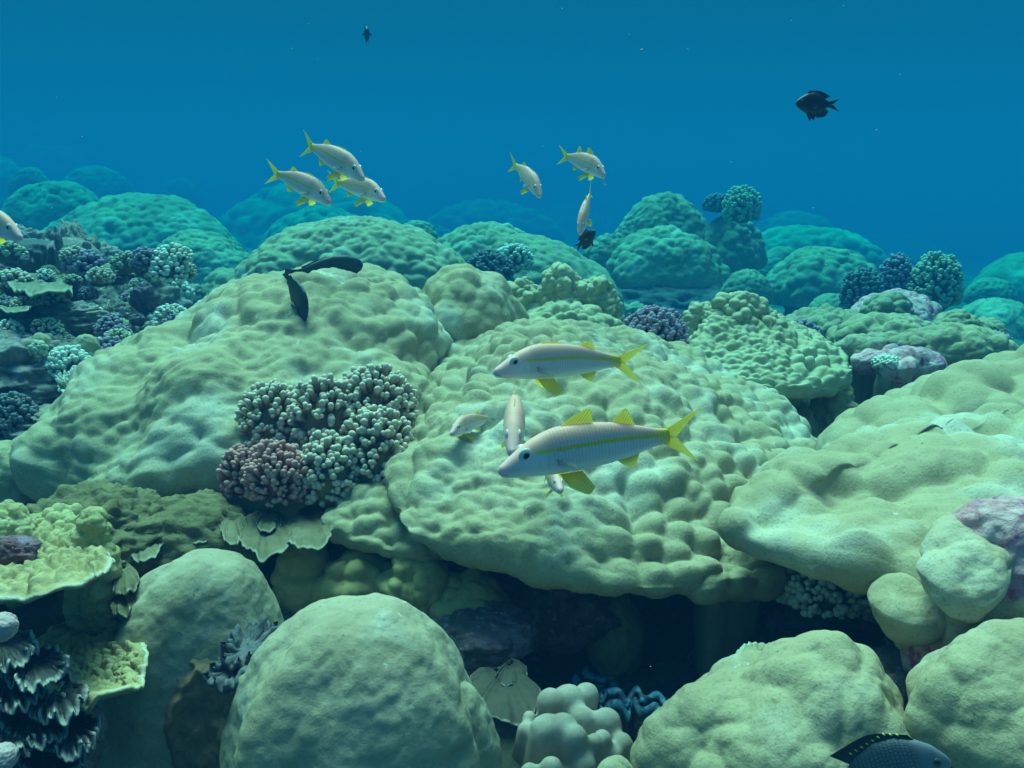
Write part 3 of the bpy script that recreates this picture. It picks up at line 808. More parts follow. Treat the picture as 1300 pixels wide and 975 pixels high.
mound(1155, 1420, 800, 990, 1.02, M_PORITES, "mound coral at the lower right corner below the pink crusted rock", seed=34, depth=.9, k_size=.075, k_amp=.018, big_size=.16, big_amp=.035, ax=.65, nu=300, nt=110)
mound(-60, 66, 556, 655, 2.35, M_PORITES, "small smooth mound coral at the left edge beside the biggest mound's tip", seed=35, ax=.7, k_amp=.01, big_amp=.02)
mound(225, 318, 386, 470, 3.5, M_PORITES_FAR, "smooth little mound coral tucked behind the left shoulder of the biggest mound", seed=37, k_amp=.008, big_amp=.01)
mound(760, 805, 968, 1000, 1.08, M_PORITES, "tiny rounded coral knob cut by the bottom edge beside the grey lobed coral", seed=38, nu=90, nt=40)
# --- second row
mound(285, 615, 276, 420, 4.2, M_PORITES, "knobbly mound coral right behind the dark parrotfish", seed=41, depth=.7, k_size=.088, k_amp=.040, big_size=.45, big_amp=.08, nu=340, nt=130)
mound(545, 690, 283, 345, 5.0, M_PORITES, "low knobbly mound coral behind the white-tipped dark coral", seed=42, depth=.8, k_size=.09, k_amp=.034)
mound(600, 800, 298, 420, 4.6, M_PORITES_FAR, "sloping knobbly mound coral behind the ridged finger coral, ledge at its right foot", seed=43, depth=.8, k_size=.09, k_amp=.034, ax=.3)
mound(240, 350, 340, 430, 4.3, M_PORITES_FAR, "small mound coral between the left outcrop and the parrotfish's mound", seed=50, k_size=.1, k_amp=.03)
mound(500, 560, 280, 320, 5.6, M_PORITES_FAR, "small mound coral peeping over the parrotfish's mound", seed=51)
# right back group
tri = empty("mound_coral", at(850, 360, 5.3), "tall mound coral of stacked domes over a dark hollow, right of centre", "coral")
for a, s in (((783, 905, 246, 335, 5.6), 53), ((770, 916, 288, 364, 5.2), 54), ((742, 802, 298, 345, 5.4), 55), ((884, 968, 274, 342, 5.5), 56)):
    hang(boulder(*a, M_PORITES_FAR, seed=s, name="lobe", k_size=.115, k_amp=.045, nu=220, nt=90, base_z=at(850, 420, 5.4)[2], ur=.68), tri)
mound(918, 982, 342, 384, 5.0, M_PORITES_FAR, "small knobbly mound coral under the right dome of the stacked mound", seed=57)
mound(975, 1122, 314, 388, 5.6, M_PORITES_FAR, "wide mound coral with an overhanging skirt behind the dark bushy corals", seed=58, ax=.45, k_size=.115, k_amp=.042)
mound(962, 1024, 312, 352, 6.4, M_PORITES_FAR, "pale smooth mound coral between the stacked mound and the skirted mound", seed=59, k_amp=.01)
mound(1025, 1090, 372, 402, 4.9, M_PORITES_FAR, "flat mound coral below the skirted mound", seed=60)
mound(950, 1120, 284, 345, 8.0, M_PORITES_FAR, "hazy broad mound coral behind the skirted mound", seed=61, ax=.35)
mound(1236, 1400, 318, 395, 7.0, M_PORITES_FAR, "rounded mound coral at the right edge of the far reef", seed=62, k_amp=.03)
mound(1205, 1330, 378, 450, 5.2, M_PORITES_FAR, "low mound coral in front of the rounded mound at the right edge", seed=63, k_amp=.03, k_size=.12)
mound(1225, 1290, 352, 385, 6.2, M_PORITES_FAR, "small dim mound coral between two mounds at the right edge", seed=64)
# left back group
mound(-10, 138, 227, 330, 7.2, M_PORITES_FAR, "large hazy mound coral at the left edge above the dark outcrop", seed=65, ax=.6, k_size=.15, k_amp=.045)
mound(40, 322, 246, 380, 6.2, M_PORITES_FAR, "broad knobbly mound coral behind the dark outcrop's crest", seed=66, ax=.52, k_size=.14, k_amp=.05, big_size=.5, big_amp=.1, nu=300, nt=110)
mound(168, 332, 294, 395, 5.2, M_PORITES_FAR, "round evenly knobbed mound coral in front of the broad left mound", seed=67, ax=.45, k_size=.115, k_amp=.045, nu=260, nt=100)
mound(280, 530, 228, 350, 10.5, M_PORITES_FAR, "faint wide mound coral under the upper left goatfish trio", seed=68, ax=.42)
mound(325, 500, 262, 350, 8.4, M_PORITES_FAR, "dim mound coral in front of the faint wide one behind the parrotfish's mound", seed=69, ax=.5)
far = [(75, 165, 210, 268, 11, "dim layered mound coral far off above the broad left mound"), (15, 62, 212, 250, 9, "small dark knob of coral on the skyline of the left mound"), (0, 120, 183, 245, 17, "palest mound coral on the left skyline"),
       (200, 258, 226, 268, 13, "dark little mound coral far off between the left mounds and the goatfish trio"), (150, 330, 218, 290, 19, "faint ridge-like mound coral far behind the dark little mound"), (500, 620, 207, 310, 20, "ghostly tall mound coral far behind the middle of the reef"),
       (540, 700, 255, 310, 13, "faint low mound coral between the trio and the lone goatfish"), (640, 800, 262, 320, 17, "very faint mound coral beneath the lone diving goatfish"), (950, 1060, 268, 320, 12, "hazy mound coral right of the bush on the stacked mound"),
       (1050, 1200, 296, 350, 16, "ghostly low mound coral far off on the right slope"), (1185, 1320, 300, 352, 19, "faintest mound coral on the right skyline"), (385, 470, 205, 270, 22, "ghostly mound coral right behind the topmost goatfish"), (-60, 40, 196, 260, 12, "dim mound coral cut by the left edge on the skyline")]
for i, (x0, x1, y0, y1, Y, lab) in enumerate(far):
    mound(x0, x1, y0, y1, Y, M_PORITES_FAR, lab, group=MOUNDS, seed=80 + i, wob=.25, nu=120, nt=50, base_z=at(x0, y1, Y)[2] - 4)

# --- branching corals on the big colony
jc = empty("branching_coral", at(415, 620, 2.0), "large cream branching coral with white tips nestled in the biggest mound", "coral")
for x0, x1, y0, y1, Y, n, s in ((300, 392, 480, 596, 2.02, 130, 1), (364, 463, 472, 600, 2.0, 140, 2), (418, 532, 460, 570, 2.06, 170, 3), (424, 534, 512, 650, 1.93, 200, 4), (376, 460, 545, 650, 1.88, 115, 5)):
    w = (x1 - x0) * mpp(Y) / 2; h = (y1 - y0) * mpp(Y)
    c = at((x0 + x1) / 2, (y0 + y1) / 2, Y) - np.array([0, 0, h * .05])
    hang(head(c, w * .95, w * .85, h * .52, int(n * 1.45), .0070, s, L=.30, low=-.6, fork=.75, up=.35).build("branch_head", M_CREAM), jc)
jp = empty("branching_coral", at(335, 620, 1.9), "pink branching coral with green patches below the cream one", "coral")
for x0, x1, y0, y1, Y, n, s in ((278, 335, 566, 640, 1.93, 90, 11), (308, 395, 560, 650, 1.86, 150, 12)):
    w = (x1 - x0) * mpp(Y) / 2; h = (y1 - y0) * mpp(Y)
    hang(head(at((x0 + x1) / 2, (y0 + y1) / 2, Y), w * .95, w * .85, h * .52, int(n * 1.3), .0058, s, L=.5, low=-.6, fork=.9).build("branch_head", M_PINK), jp)
branching(978, 1125, 690, 775, 1.62, M_WHITEB, "white-tipped branching coral in the shade under the right mound's pointed tip", 210, .0095, 21)
branching(788, 874, 386, 458, 2.85, M_PURPLE, "bushy purple branching coral above the goatfish's tail", 200, .011, 22, fork=.9)
branching(592, 652, 316, 362, 4.0, M_DARKB, "dark bushy branching coral beside its white-tipped neighbour", 120, .013, 23, fork=.9)
branching(628, 676, 309, 345, 4.05, M_WHITEB, "small white-tipped branching coral on the second row", 70, .014, 24)
branching(918, 966, 236, 280, 5.3, M_OLIVEB, "bushy branching coral leaning off the top of the stacked mound", 130, .016, 25, fork=.8)
branching(893, 930, 246, 268, 5.5, M_DARKB, "small dark branching coral beside the bush on the stacked mound", 60, .016, 26)
branching(1068, 1122, 338, 396, 4.3, M_DARKB, "leftmost of three dark bushy corals behind the right plate coral", 120, .013, 27, fork=.9)
branching(1115, 1160, 320, 385, 4.35, M_PURPLE, "middle of three dark bushy corals behind the right plate coral", 130, .013, 28, fork=.9)
branching(1155, 1222, 318, 395, 4.3, M_OLIVEB, "rightmost and tallest of three dark bushy corals behind the right plate coral", 190, .014, 29, fork=.9)
branching(980, 1042, 548, 592, 2.35, M_PURPLE, "small purple branching coral in the gap before the right mound", 120, .009, 30, fork=.8)
branching(1000, 1040, 405, 440, 3.4, M_PURPLE, "dull pink branching coral at the right flank of the skirted finger coral", 90, .011, 31, fork=.8)
branching(966, 995, 398, 420, 3.5, M_PURPLE, "tiny plum branching coral behind the skirted finger coral", 50, .011, 32)
branching(1030, 1080, 450, 490, 3.05, M_OLIVEB, "small olive branching coral hanging by the skirted finger coral", 90, .010, 33)
branching(1235, 1285, 420, 452, 3.3, M_PURPLE, "dark lilac branching coral above the right mound's crest", 80, .012, 34, fork=.8)
# left outcrop's corals
LB = [(182, 242, 344, 392, 3.7, M_WHITEB, 80, .017, "whitish cluster coral just right of the dark vase coral"), (150, 195, 366, 408, 3.5, M_OLIVEB, 60, .016, "olive cluster coral on the outcrop below the dark vase coral"),
      (168, 240, 392, 442, 3.35, M_WHITEB, 110, .014, "pale double cluster coral above the green vase plates"), (122, 166, 400, 440, 3.3, M_OLIVEB, 80, .012, "dull rounded cluster coral left of the pale double cluster"),
      (53, 124, 438, 484, 3.0, M_WHITEB, 110, .013, "pale domed cluster coral above the flat table coral"), (-20, 52, 496, 566, 2.7, M_DARKB, 190, .010, "dark bushy coral at the left edge below the outcrop"), (-10, 25, 376, 412, 3.3, M_DARKB, 60, .012, "dark cluster coral at the left edge of the outcrop"),
      (38, 58, 434, 452, 2.95, M_OLIVEB, 30, .012, "tiny cluster coral left of the pale domed cluster"), (262, 300, 374, 394, 4.2, M_WHITEB, 60, .012, "tiny pale branching coral on the small mound behind the crest")]
for i, (x0, x1, y0, y1, Y, m, n, r, lab) in enumerate(LB): branching(x0, x1, y0, y1, Y, m, lab, n, r, 40 + i, name="cluster_coral", L=.38, fork=.5)
# --- finger corals with columns
f1 = empty("finger_coral", at(715, 420, 3.2), "finger coral with a ridged wall of columns left of the purple bush", "coral")
for a, q in (((636, 694, 356, 440, 3.2), 1), ((680, 742, 339, 440, 3.18), 2), ((728, 784, 352, 440, 3.16), 3)):
    hang(boulder(*a, M_KNOB, name="crest", seed=150 + q, depth=.7, wob=.2, p=2.6, k_size=.03, k_amp=.024, big_size=.09, big_amp=.03, nu=200, nt=110, ur=.9), f1)
hang(boulder(645, 795, 385, 440, 3.1, M_KNOB, name="skirt", seed=91, k_size=.035, k_amp=.02, big_amp=.02, nu=260, nt=100), f1)
f2 = empty("finger_coral", at(970, 490, 2.9), "finger coral with a tall crest over a wide overhanging knobbly skirt", "coral")
for a, q in (((860, 925, 384, 485, 2.98), 1), ((892, 985, 369, 495, 2.95), 2), ((945, 1014, 398, 495, 2.9), 3)):
    hang(boulder(*a, M_KNOB, name="crest", seed=160 + q, depth=.7, wob=.2, p=2.2, k_size=.03, k_amp=.022, big_size=.09, big_amp=.03, nu=200, nt=110, ur=.9), f2)
hang(lobe([(868, 470, 2.75), (905, 487, 2.66), (985, 497, 2.62), (1045, 494, 2.66), (1076, 478, 2.8), (1050, 440, 3.2), (960, 420, 3.4), (880, 430, 3.2)], (930, 392, 2.98), M_KNOB, seed=92, name="skirt", k_size=.038, k_amp=.030, big_size=.14, big_amp=.03, p=1.3, q=1.0, nu=420, nt=150, lip=.02, ur=.6), f2)
f3 = empty("finger_coral", at(1060, 560, 2.75), "shaded knobbly finger coral under the right end of the overhanging skirt", "coral")
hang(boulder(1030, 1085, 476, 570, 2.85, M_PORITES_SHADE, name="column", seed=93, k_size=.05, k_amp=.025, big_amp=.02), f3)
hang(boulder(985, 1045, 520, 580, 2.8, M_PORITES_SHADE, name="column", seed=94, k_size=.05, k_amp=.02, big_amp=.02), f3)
pc = empty("pillar_coral", at(1122, 515, 3.0), "short pillar coral with a pale fringed crown standing in the dark gap", "coral")
acc = Acc(); rnd = random.Random(8)
V, F, T = finger(at(1118, 520, 3.0), at(1124, 466, 3.0), .034, .026, 16, 8, .06, rnd); acc.add(V, F, T); hang(acc.build("stalk", M_OLIVEB), pc)
acc = head(at(1125, 462, 3.0), .045, .04, .026, 60, .0075, 3, L=.5, low=-.2); hang(acc.build("crown", M_WHITEB), pc)

# --- right plate coral on its dark foot
ph = empty("plate_coral", at(1140, 440, 3.6), "tiered plate coral with pinkish patches left of the right edge", "coral")
for x0, x1, y0, y1, Y, m, q in ((994, 1112, 391, 428, 3.5, M_PLATE_G, 1), (1062, 1182, 398, 446, 3.3, M_PORITES_FAR, 2), (1082, 1194, 369, 418, 3.62, M_PINKROCK, 3), (1100, 1160, 372, 400, 3.55, M_PLATE_G, 4), (1070, 1132, 424, 450, 3.18, M_PORITES_FAR, 5),
        (1098, 1192, 440, 468, 3.08, M_PINKROCK, 6), (1150, 1270, 413, 452, 3.2, M_PORITES_FAR, 7), (1180, 1246, 394, 430, 3.35, M_PLATE_G, 8), (1138, 1168, 424, 440, 3.12, M_PORITES_FAR, 9), (1215, 1275, 402, 430, 3.45, M_PLATE_G, 10)):
    hang(boulder(x0, x1, y0, y1, Y, m, seed=300 + q, name="plate", wob=.3, depth=.8, k_size=.05, k_amp=.02, big_size=.12, big_amp=.03, lip=.03, ur=.5, nu=200, nt=80), ph)
tag(rock(at(840, 400, 5.1), .95, .5, .34, M_ROCK, 7), "dark rock added to darken the hollow under the stacked mound", "rock")  # added rock whose dark colour stands in for the shade of the hollow
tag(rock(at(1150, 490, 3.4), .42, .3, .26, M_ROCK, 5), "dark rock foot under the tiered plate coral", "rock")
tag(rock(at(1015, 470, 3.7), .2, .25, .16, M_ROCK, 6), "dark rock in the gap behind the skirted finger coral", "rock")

# --- left outcrop
OUT = [((40, 400, 3.75), (.34, .34, .27), 1, "main dark purple rock of the left outcrop"), ((95, 345, 3.7), (.13, .16, .16), 2, "jagged rock at the crest of the left outcrop"), ((150, 425, 3.6), (.27, .26, .22), 3, "dark rock in the middle of the left outcrop"),
       ((15, 480, 3.1), (.26, .26, .13), 4, "undercut dark rock at the left edge below the plates"), ((110, 500, 3.2), (.28, .26, .12), 5, "shadowed rock under the flat table coral"), ((20, 330, 3.8), (.20, .2, .13), 6, "purple knobbed rock at the left end of the outcrop's crest"),
       ((205, 400, 4.0), (.18, .2, .17), 7, "dark rock between the outcrop and the knobbed left mound"), ((80, 405, 3.3), (.16, .12, .055), 8, "purple crusted rock ledge halfway down the outcrop"), ((25, 450, 3.15), (.14, .12, .05), 9, "lilac crusted rubble lump at the left edge of the outcrop"),
       ((145, 400, 3.32), (.05, .06, .05), 10, "lilac rubble stone beside the dull rounded cluster"), ((100, 540, 2.75), (.16, .16, .06), 11, "dark rubble in the hollow behind the biggest mound's left slope")]
for (c, rr, s, lab) in OUT:
    tag(rock(at(*c), *[q * far_metres(c[2]) / c[2] for q in rr], M_RUBBLE, 20 + s, amp=.35, kn=.28, rough=.09, nu=130, nv=90), lab, "rock")
rk = random.Random(77)
for i in range(34):
    x, y = rk.uniform(-5, 215), rk.uniform(330, 480)
    yy = 3.2 + (480 - y) / 150 * .38 - rk.uniform(.0, .12); r_ = rk.uniform(.02, .05) * far_metres(yy) / yy
    o = rock(at(x, y, yy), r_, r_, r_ * rk.uniform(.6, 1.1), (M_RUBBLE, M_RUBBLE, M_PLATE_G, M_PURPLE)[i % 4], 200 + i, amp=.3, kn=.4, rough=.05, nu=60, nv=40, name="rubble_knob")
    tag(o, "small crusted knob of rubble on the dark left outcrop", "rock", "rubble knobs on the left outcrop")
protos = []
for q, (m, n_, r_) in enumerate(((M_WHITEB, 60, .0095), (M_OLIVEB, 70, .0085), (M_PURPLE, 70, .009), (M_CREAM, 60, .0095))):
    o = head(np.zeros(3), .07, .065, .06, n_, r_, 70 + q, L=.45, low=-.4, fork=.5).build("cluster_coral", m)
    protos.append(tag(o, "little branching cluster crowding the rubble of the left outcrop", "coral", "little clusters on the left outcrop"))
for i in range(52):
    o = protos[i] if i < 4 else protos[i % 4].copy()
    if i >= 4: COL.objects.link(o)
    x, y = rk.uniform(-5, 232), rk.uniform(322, 500)
    yy = 3.2 + (480 - y) / 150 * .36 - rk.uniform(.04, .14); k = rk.uniform(.45, 1.05) * far_metres(yy) / yy
    o.location = at(x, y, yy); o.scale = (k, k, k * rk.uniform(.7, 1)); o.rotation_euler = (rk.uniform(-.3, .3), rk.uniform(-.3, .3), rk.uniform(0, 6))
acc = Acc()
rnd = random.Random(12)
for i in range(16):
    x, y = rnd.uniform(70, 112), rnd.uniform(296, 345); p = at(x, y, 3.55 + rnd.uniform(-.05, .1))
    V, F, T = finger(p - np.array([0, 0, .07]), p, .022, .014 + rnd.random() * .012, 9, 5, .18, rnd); acc.add(V, F, T)
u_, v_ = np.linspace(0, pi, 10), np.linspace(0, 2 * pi, 16, endpoint=False)
def lump(c, rx, ry, rz): return np.array([[sin(a) * cos(b) * rx, sin(a) * sin(b) * ry, cos(a) * rz] for a in u_ for b in v_]) + c, grid_faces(10, 16)[:, ::-1]
acc.add(*lump(at(91, 338, 3.6), .16, .14, .15))
tag(fuse(acc.build("finger_coral", M_RUBBLE), .008, 2), "dead knobby finger coral standing on the outcrop's crest", "coral")
acc = Acc()
for i in range(26):
    x, y = rnd.uniform(0, 70), rnd.uniform(308, 330) ; p = at(x, y, 3.55 + rnd.uniform(-.05, .12))
    V, F, T = finger(p - np.array([rnd.uniform(-.02, .02), 0, .07]), p, .02, .012 + rnd.random() * .01, 9, 5, .18, rnd); acc.add(V, F, T)
acc.add(*lump(at(35, 335, 3.6), .26, .16, .13))
tag(fuse(acc.build("finger_coral", M_DARKB), .008, 2), "dark knobby finger coral along the outcrop's crest at the left edge", "coral")
mound(46, 78, 336, 362, 3.5, M_OLIVEB, "olive ball coral on the outcrop's crest", seed=97, k_amp=.004, big_amp=.004, nu=120, nt=50)
mound(124, 160, 333, 362, 3.6, M_PORITES, "bright smooth little mound coral beside the dark vase coral", seed=98, k_amp=.006, big_amp=.008, nu=120, nt=50)
mound(92, 126, 424, 446, 3.05, M_PORITES, "pale rounded lump coral above the domed cluster", seed=99, k_amp=.004, nu=120, nt=50)
mound(36, 66, 422, 444, 3.05, M_PORITES, "pale smooth lump coral near the left edge of the outcrop", seed=100, k_amp=.004, nu=120, nt=50)
mound(84, 100, 338, 376, 3.4, M_PURPLE, "small purple pillar-like lump on the outcrop", seed=101, k_amp=.006, nu=120, nt=50)
def leafy(name, label, plates, mat, cat="coral", base=None):
    e = empty(name, at(*(base or plates[0][1])), label, cat)
    for i, (pts, st, kw) in enumerate(plates): hang(plate(pts, st, mat, seed=i + len(label), **kw), e)
    return e
M_LEAF_OUT = tip_material("olive_leaf_tissue", (.22, .20, .12), (.30, .29, .2), .9, 1.0, mott=(.12, .11, .08), bump=.8, bump_scale=90)
leafy("leaf_coral", "dull olive leaf coral spread over the upper outcrop", [([(5, 356, 3.4), (30, 372, 3.25), (60, 374, 3.2), (92, 366, 3.3), (80, 348, 3.6), (40, 343, 3.7), (12, 346, 3.6)], (50, 358, 3.45), dict(cup=-.04, th=.02, wave=.03, knob=(.03, .02))),
      ([(-20, 378, 3.3), (10, 394, 3.2), (36, 392, 3.2), (40, 380, 3.4), (10, 370, 3.5)], (10, 384, 3.35), dict(cup=.03, knob=(.03, .01)))], M_LEAF_OUT)
leafy("vase_coral", "dark vase-shaped leaf coral standing up on the outcrop", [([(152, 344, 3.62), (175, 348, 3.55), (207, 341, 3.6), (200, 338, 3.8), (170, 336, 3.8)], (178, 378, 3.66), dict(cup=-.02, th=.01, wave=.012, knob=(.03, .003)))], M_DARKB)
leafy("vase_coral", "green frilled vase coral behind the left slope of the biggest mound", [([(150, 470, 2.85), (146, 447, 3.0), (160, 436, 3.1), (185, 440, 3.1), (200, 462, 2.95), (205, 485, 2.8), (175, 488, 2.75)], (178, 470, 2.95), dict(cup=.08, knob=(.02, .006))),
      ([(185, 480, 2.85), (215, 490, 2.8), (255, 462, 2.85), (262, 432, 3.0), (238, 420, 3.15), (205, 430, 3.15)], (222, 458, 3.0), dict(cup=-.09, knob=(.02, .008), wave=.015))], M_PLATE_G)
# flat table coral of upright sprigs
tb = empty("table_coral", at(135, 500, 2.8), "flat pale table coral with a fringe of short sprigs", "coral")
tp = [(76, 490, 2.68), (100, 500, 2.58), (140, 502, 2.55), (180, 494, 2.6), (196, 482, 2.8), (160, 476, 3.0), (105, 478, 2.95)]
hang(plate(tp, (135, 496, 2.78), M_TABLE, seed=3, th=.02, cup=.01, name="slab"), tb)
acc = Acc(); rim_ = smooth_loop([at(*p) for p in tp], 200); cen = at(135, 488, 2.77)
for i in range(420):
    t = math.sqrt(rnd.random()); b = cen + (rim_[rnd.randrange(200)] - cen) * t
    d = (b - cen) * .35 * t; L_ = .02 + .018 * rnd.random()
    V, F, T = finger(b, b + np.array([d[0] * .25 + rnd.uniform(-.008, .008), d[1] * .25 + rnd.uniform(-.008, .008), L_]), .0055, .0035, 6, 3); acc.add(V, F, T)
hang(acc.build("sprigs", M_TABLE), tb); tb.children[-1]['kind'] = 'stuff'

M_BROWNCRUST = material("brown_crusted_rock", (.17, .14, .07), (.22, .18, .09), 14, (.10, .09, .05), 60, .6, .9, .8, 120, dist=.008)
# --- shaded growth under the big colony
bm_ = empty("lumpy_coral", at(500, 770, 1.75), "brown lumpy coral in the shade between the pale dome and the biggest mound", "coral")
for a, s in (((352, 425, 688, 800, 1.78), 1), ((400, 500, 703, 815, 1.74), 2), ((455, 545, 708, 815, 1.78), 3), ((485, 575, 695, 790, 1.72), 4), ((545, 640, 728, 800, 1.7), 5), ((420, 520, 680, 760, 1.9), 6)):
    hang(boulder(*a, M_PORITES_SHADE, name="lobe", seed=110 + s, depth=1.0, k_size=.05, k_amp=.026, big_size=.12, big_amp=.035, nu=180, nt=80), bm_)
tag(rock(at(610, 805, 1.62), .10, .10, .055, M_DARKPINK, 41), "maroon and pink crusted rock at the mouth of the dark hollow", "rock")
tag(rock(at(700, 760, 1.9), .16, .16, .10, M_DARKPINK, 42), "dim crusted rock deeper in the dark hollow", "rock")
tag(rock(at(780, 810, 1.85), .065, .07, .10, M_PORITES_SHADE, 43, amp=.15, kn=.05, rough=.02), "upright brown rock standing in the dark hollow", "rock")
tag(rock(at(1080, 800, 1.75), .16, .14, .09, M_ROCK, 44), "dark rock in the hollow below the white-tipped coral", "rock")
tag(rock(at(240, 690, 1.85), .15, .12, .10, M_BROWNCRUST, 45, amp=.25), "brown crusted rock under the left rim of the biggest mound", "rock")
tag(rock(at(120, 680, 1.8), .15, .13, .085, M_BROWNCRUST, 46, amp=.3, kn=.35, rough=.08), "olive crusted rock between the yellow plates and the biggest mound's tip", "rock")
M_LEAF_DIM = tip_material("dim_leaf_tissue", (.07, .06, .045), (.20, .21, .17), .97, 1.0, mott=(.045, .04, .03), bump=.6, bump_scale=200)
LEAF = dict(cup=-.035, wave=.012, th=.007, knob=(.02, .003))
leafy("leaf_coral", "brown leaf coral with pale edges under the branching corals", [
    ([(276, 650, 1.86), (281, 675, 1.76), (292, 694, 1.70), (306, 684, 1.74), (314, 662, 1.82), (300, 645, 1.9)], (294, 648, 1.9), LEAF),
    ([(300, 668, 1.80), (312, 694, 1.70), (336, 708, 1.64), (360, 700, 1.66), (374, 678, 1.74), (362, 656, 1.86), (330, 650, 1.9)], (336, 654, 1.9), LEAF),
    ([(326, 668, 1.78), (340, 676, 1.74), (356, 668, 1.78), (352, 652, 1.86), (334, 650, 1.88)], (342, 652, 1.88), LEAF),
    ([(358, 676, 1.74), (380, 696, 1.66), (404, 696, 1.66), (421, 676, 1.72), (418, 652, 1.86), (388, 646, 1.9)], (392, 650, 1.9), LEAF),
    ([(222, 650, 1.9), (228, 676, 1.80), (248, 690, 1.74), (268, 676, 1.78), (272, 655, 1.86), (250, 645, 1.92)], (246, 648, 1.92), LEAF),
    ([(150, 668, 1.86), (160, 700, 1.72), (184, 712, 1.66), (204, 694, 1.72), (208, 668, 1.84), (180, 655, 1.92)], (178, 660, 1.92), LEAF)], M_PLATE_B)
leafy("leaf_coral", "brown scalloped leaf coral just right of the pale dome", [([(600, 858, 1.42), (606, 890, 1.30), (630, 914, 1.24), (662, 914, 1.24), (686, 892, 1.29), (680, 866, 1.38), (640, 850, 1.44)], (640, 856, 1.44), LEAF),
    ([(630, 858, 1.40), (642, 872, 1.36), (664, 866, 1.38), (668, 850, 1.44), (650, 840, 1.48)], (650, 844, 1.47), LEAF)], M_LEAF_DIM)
# --- yellow plates, lower left
M_YCRUST = material("yellow_crust_tissue", (.46, .40, .18), (.54, .50, .27), 14, (.31, .29, .13), 160, .6, .85, .9, 140, (.34, .32, .10), 4, dist=.008)
yc = empty("plate_coral", at(70, 740, 1.4), "yellow crusty plate coral with white edges at the lower left", "coral")
hang(plate([(-90, 756, 1.18), (-20, 752, 1.14), (40, 757, 1.12), (80, 748, 1.13), (116, 736, 1.18), (140, 700, 1.4), (110, 660, 1.62), (20, 655, 1.65), (-80, 690, 1.5)], (30, 722, 1.36), M_PLATE_Y, seed=5, th=.014, cup=-.05, knob=(.016, .030), rough=.012, nu=300, nt=80), yc)
hang(plate([(36, 838, 1.22), (60, 868, 1.12), (95, 886, 1.09), (140, 888, 1.09), (172, 876, 1.12), (182, 850, 1.17), (178, 808, 1.3), (150, 780, 1.42), (90, 785, 1.42), (45, 805, 1.32)], (110, 848, 1.27), M_PLATE_Y, seed=6, th=.012, cup=.05, knob=(.014, .026), rough=.010, nu=300, nt=80), yc)
hang(boulder(85, 152, 648, 800, 1.42, M_YCRUST, name="crust", seed=121, k_size=.016, k_amp=.009, big_size=.06, big_amp=.03, nu=220, nt=110), yc)
hang(boulder(-30, 45, 640, 700, 1.48, M_YCRUST, name="crust", seed=122, k_size=.016, k_amp=.009, big_size=.06, big_amp=.03), yc)
hang(boulder(40, 120, 645, 700, 1.55, M_YCRUST, name="crust", seed=123, k_size=.016, k_amp=.009, big_size=.06, big_amp=.03), yc)
tag(rock(at(18, 700, 1.3), .035, .03, .022, M_DARKPINK, 51, amp=.3), "red and blue crusted stone lying on the yellow plate coral", "rock")
leafy("leaf_coral", "small dark green leaf coral between the yellow plates and the grey-green mound", [([(138, 726, 1.46), (144, 748, 1.38), (162, 754, 1.36), (176, 740, 1.40), (170, 722, 1.46)], (156, 722, 1.47), LEAF),
    ([(136, 756, 1.42), (142, 774, 1.35), (156, 782, 1.33), (170, 770, 1.36), (166, 754, 1.42)], (152, 752, 1.43), LEAF)], M_PLATE_B)
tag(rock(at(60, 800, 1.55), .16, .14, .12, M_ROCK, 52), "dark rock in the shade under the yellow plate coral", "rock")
# --- brown crust and grey leaf on the foreground mounds
def crust_on(host, px, py, rx, ry, th, mat, seed, edge=.25):
    """A crust grown over part of another coral's surface: the host's own skin there, raised and roughened."""
    me = host.data; n = len(me.vertices); V = np.empty(n * 3); me.vertices.foreach_get("co", V); V = V.reshape(-1, 3)
    Nn = np.empty(n * 3); me.vertices.foreach_get("normal", Nn); Nn = Nn.reshape(-1, 3)
    d = V - np.array([0, 0, CAM_Z]); k = d @ _f
    u = 650 + FPX * (d @ _r) / k; v = 487.5 - FPX * (d @ _u) / k
    r = np.hypot((u - px) / rx, (v - py) / ry) + edge * fbm(V / .05 + seed, 4, seed)
    F = np.array([p.vertices[:] for p in me.polygons if len(p.vertices) == 4])
    vis = ((Nn * d).sum(1) < 0) & (k > 0)
    F = F[(r[F] < 1.0).all(1) & vis[F].all(1)]
    ids, inv = np.unique(F, return_inverse=True)
    h = sstep(1 - r[ids], 0, .16); P = V[ids] / .03
    P2 = V[ids] + Nn[ids] * (-.002 + h * th * (1.1 + .8 * fbm(P, 4, seed + 1)) + .35 * th * np.exp(-((r[ids] - .86) / .07) ** 2))[:, None]
    o = mesh_obj("crust_coral", P2, inv.reshape(-1, 4), mat)
    set_attr(o, "tip", 1 - np.clip((1 - r[ids]) * 2, 0, 1)); return o
def sstep(x, a, b):
    t = np.clip((x - a) / (b - a), 0, 1); return t * t * (3 - 2 * t)
tag(crust_on(bpy.data.objects[L2_NAME], 262, 920, 54, 90, .011, tip_material("brown_crust_tissue", (.30, .20, .11), (.44, .42, .36), .88, 1.0, mott=(.16, .11, .07), bump=.8, bump_scale=120), 131), "ridged brown crust coral with a pale edge growing over the grey-green mound", "coral")
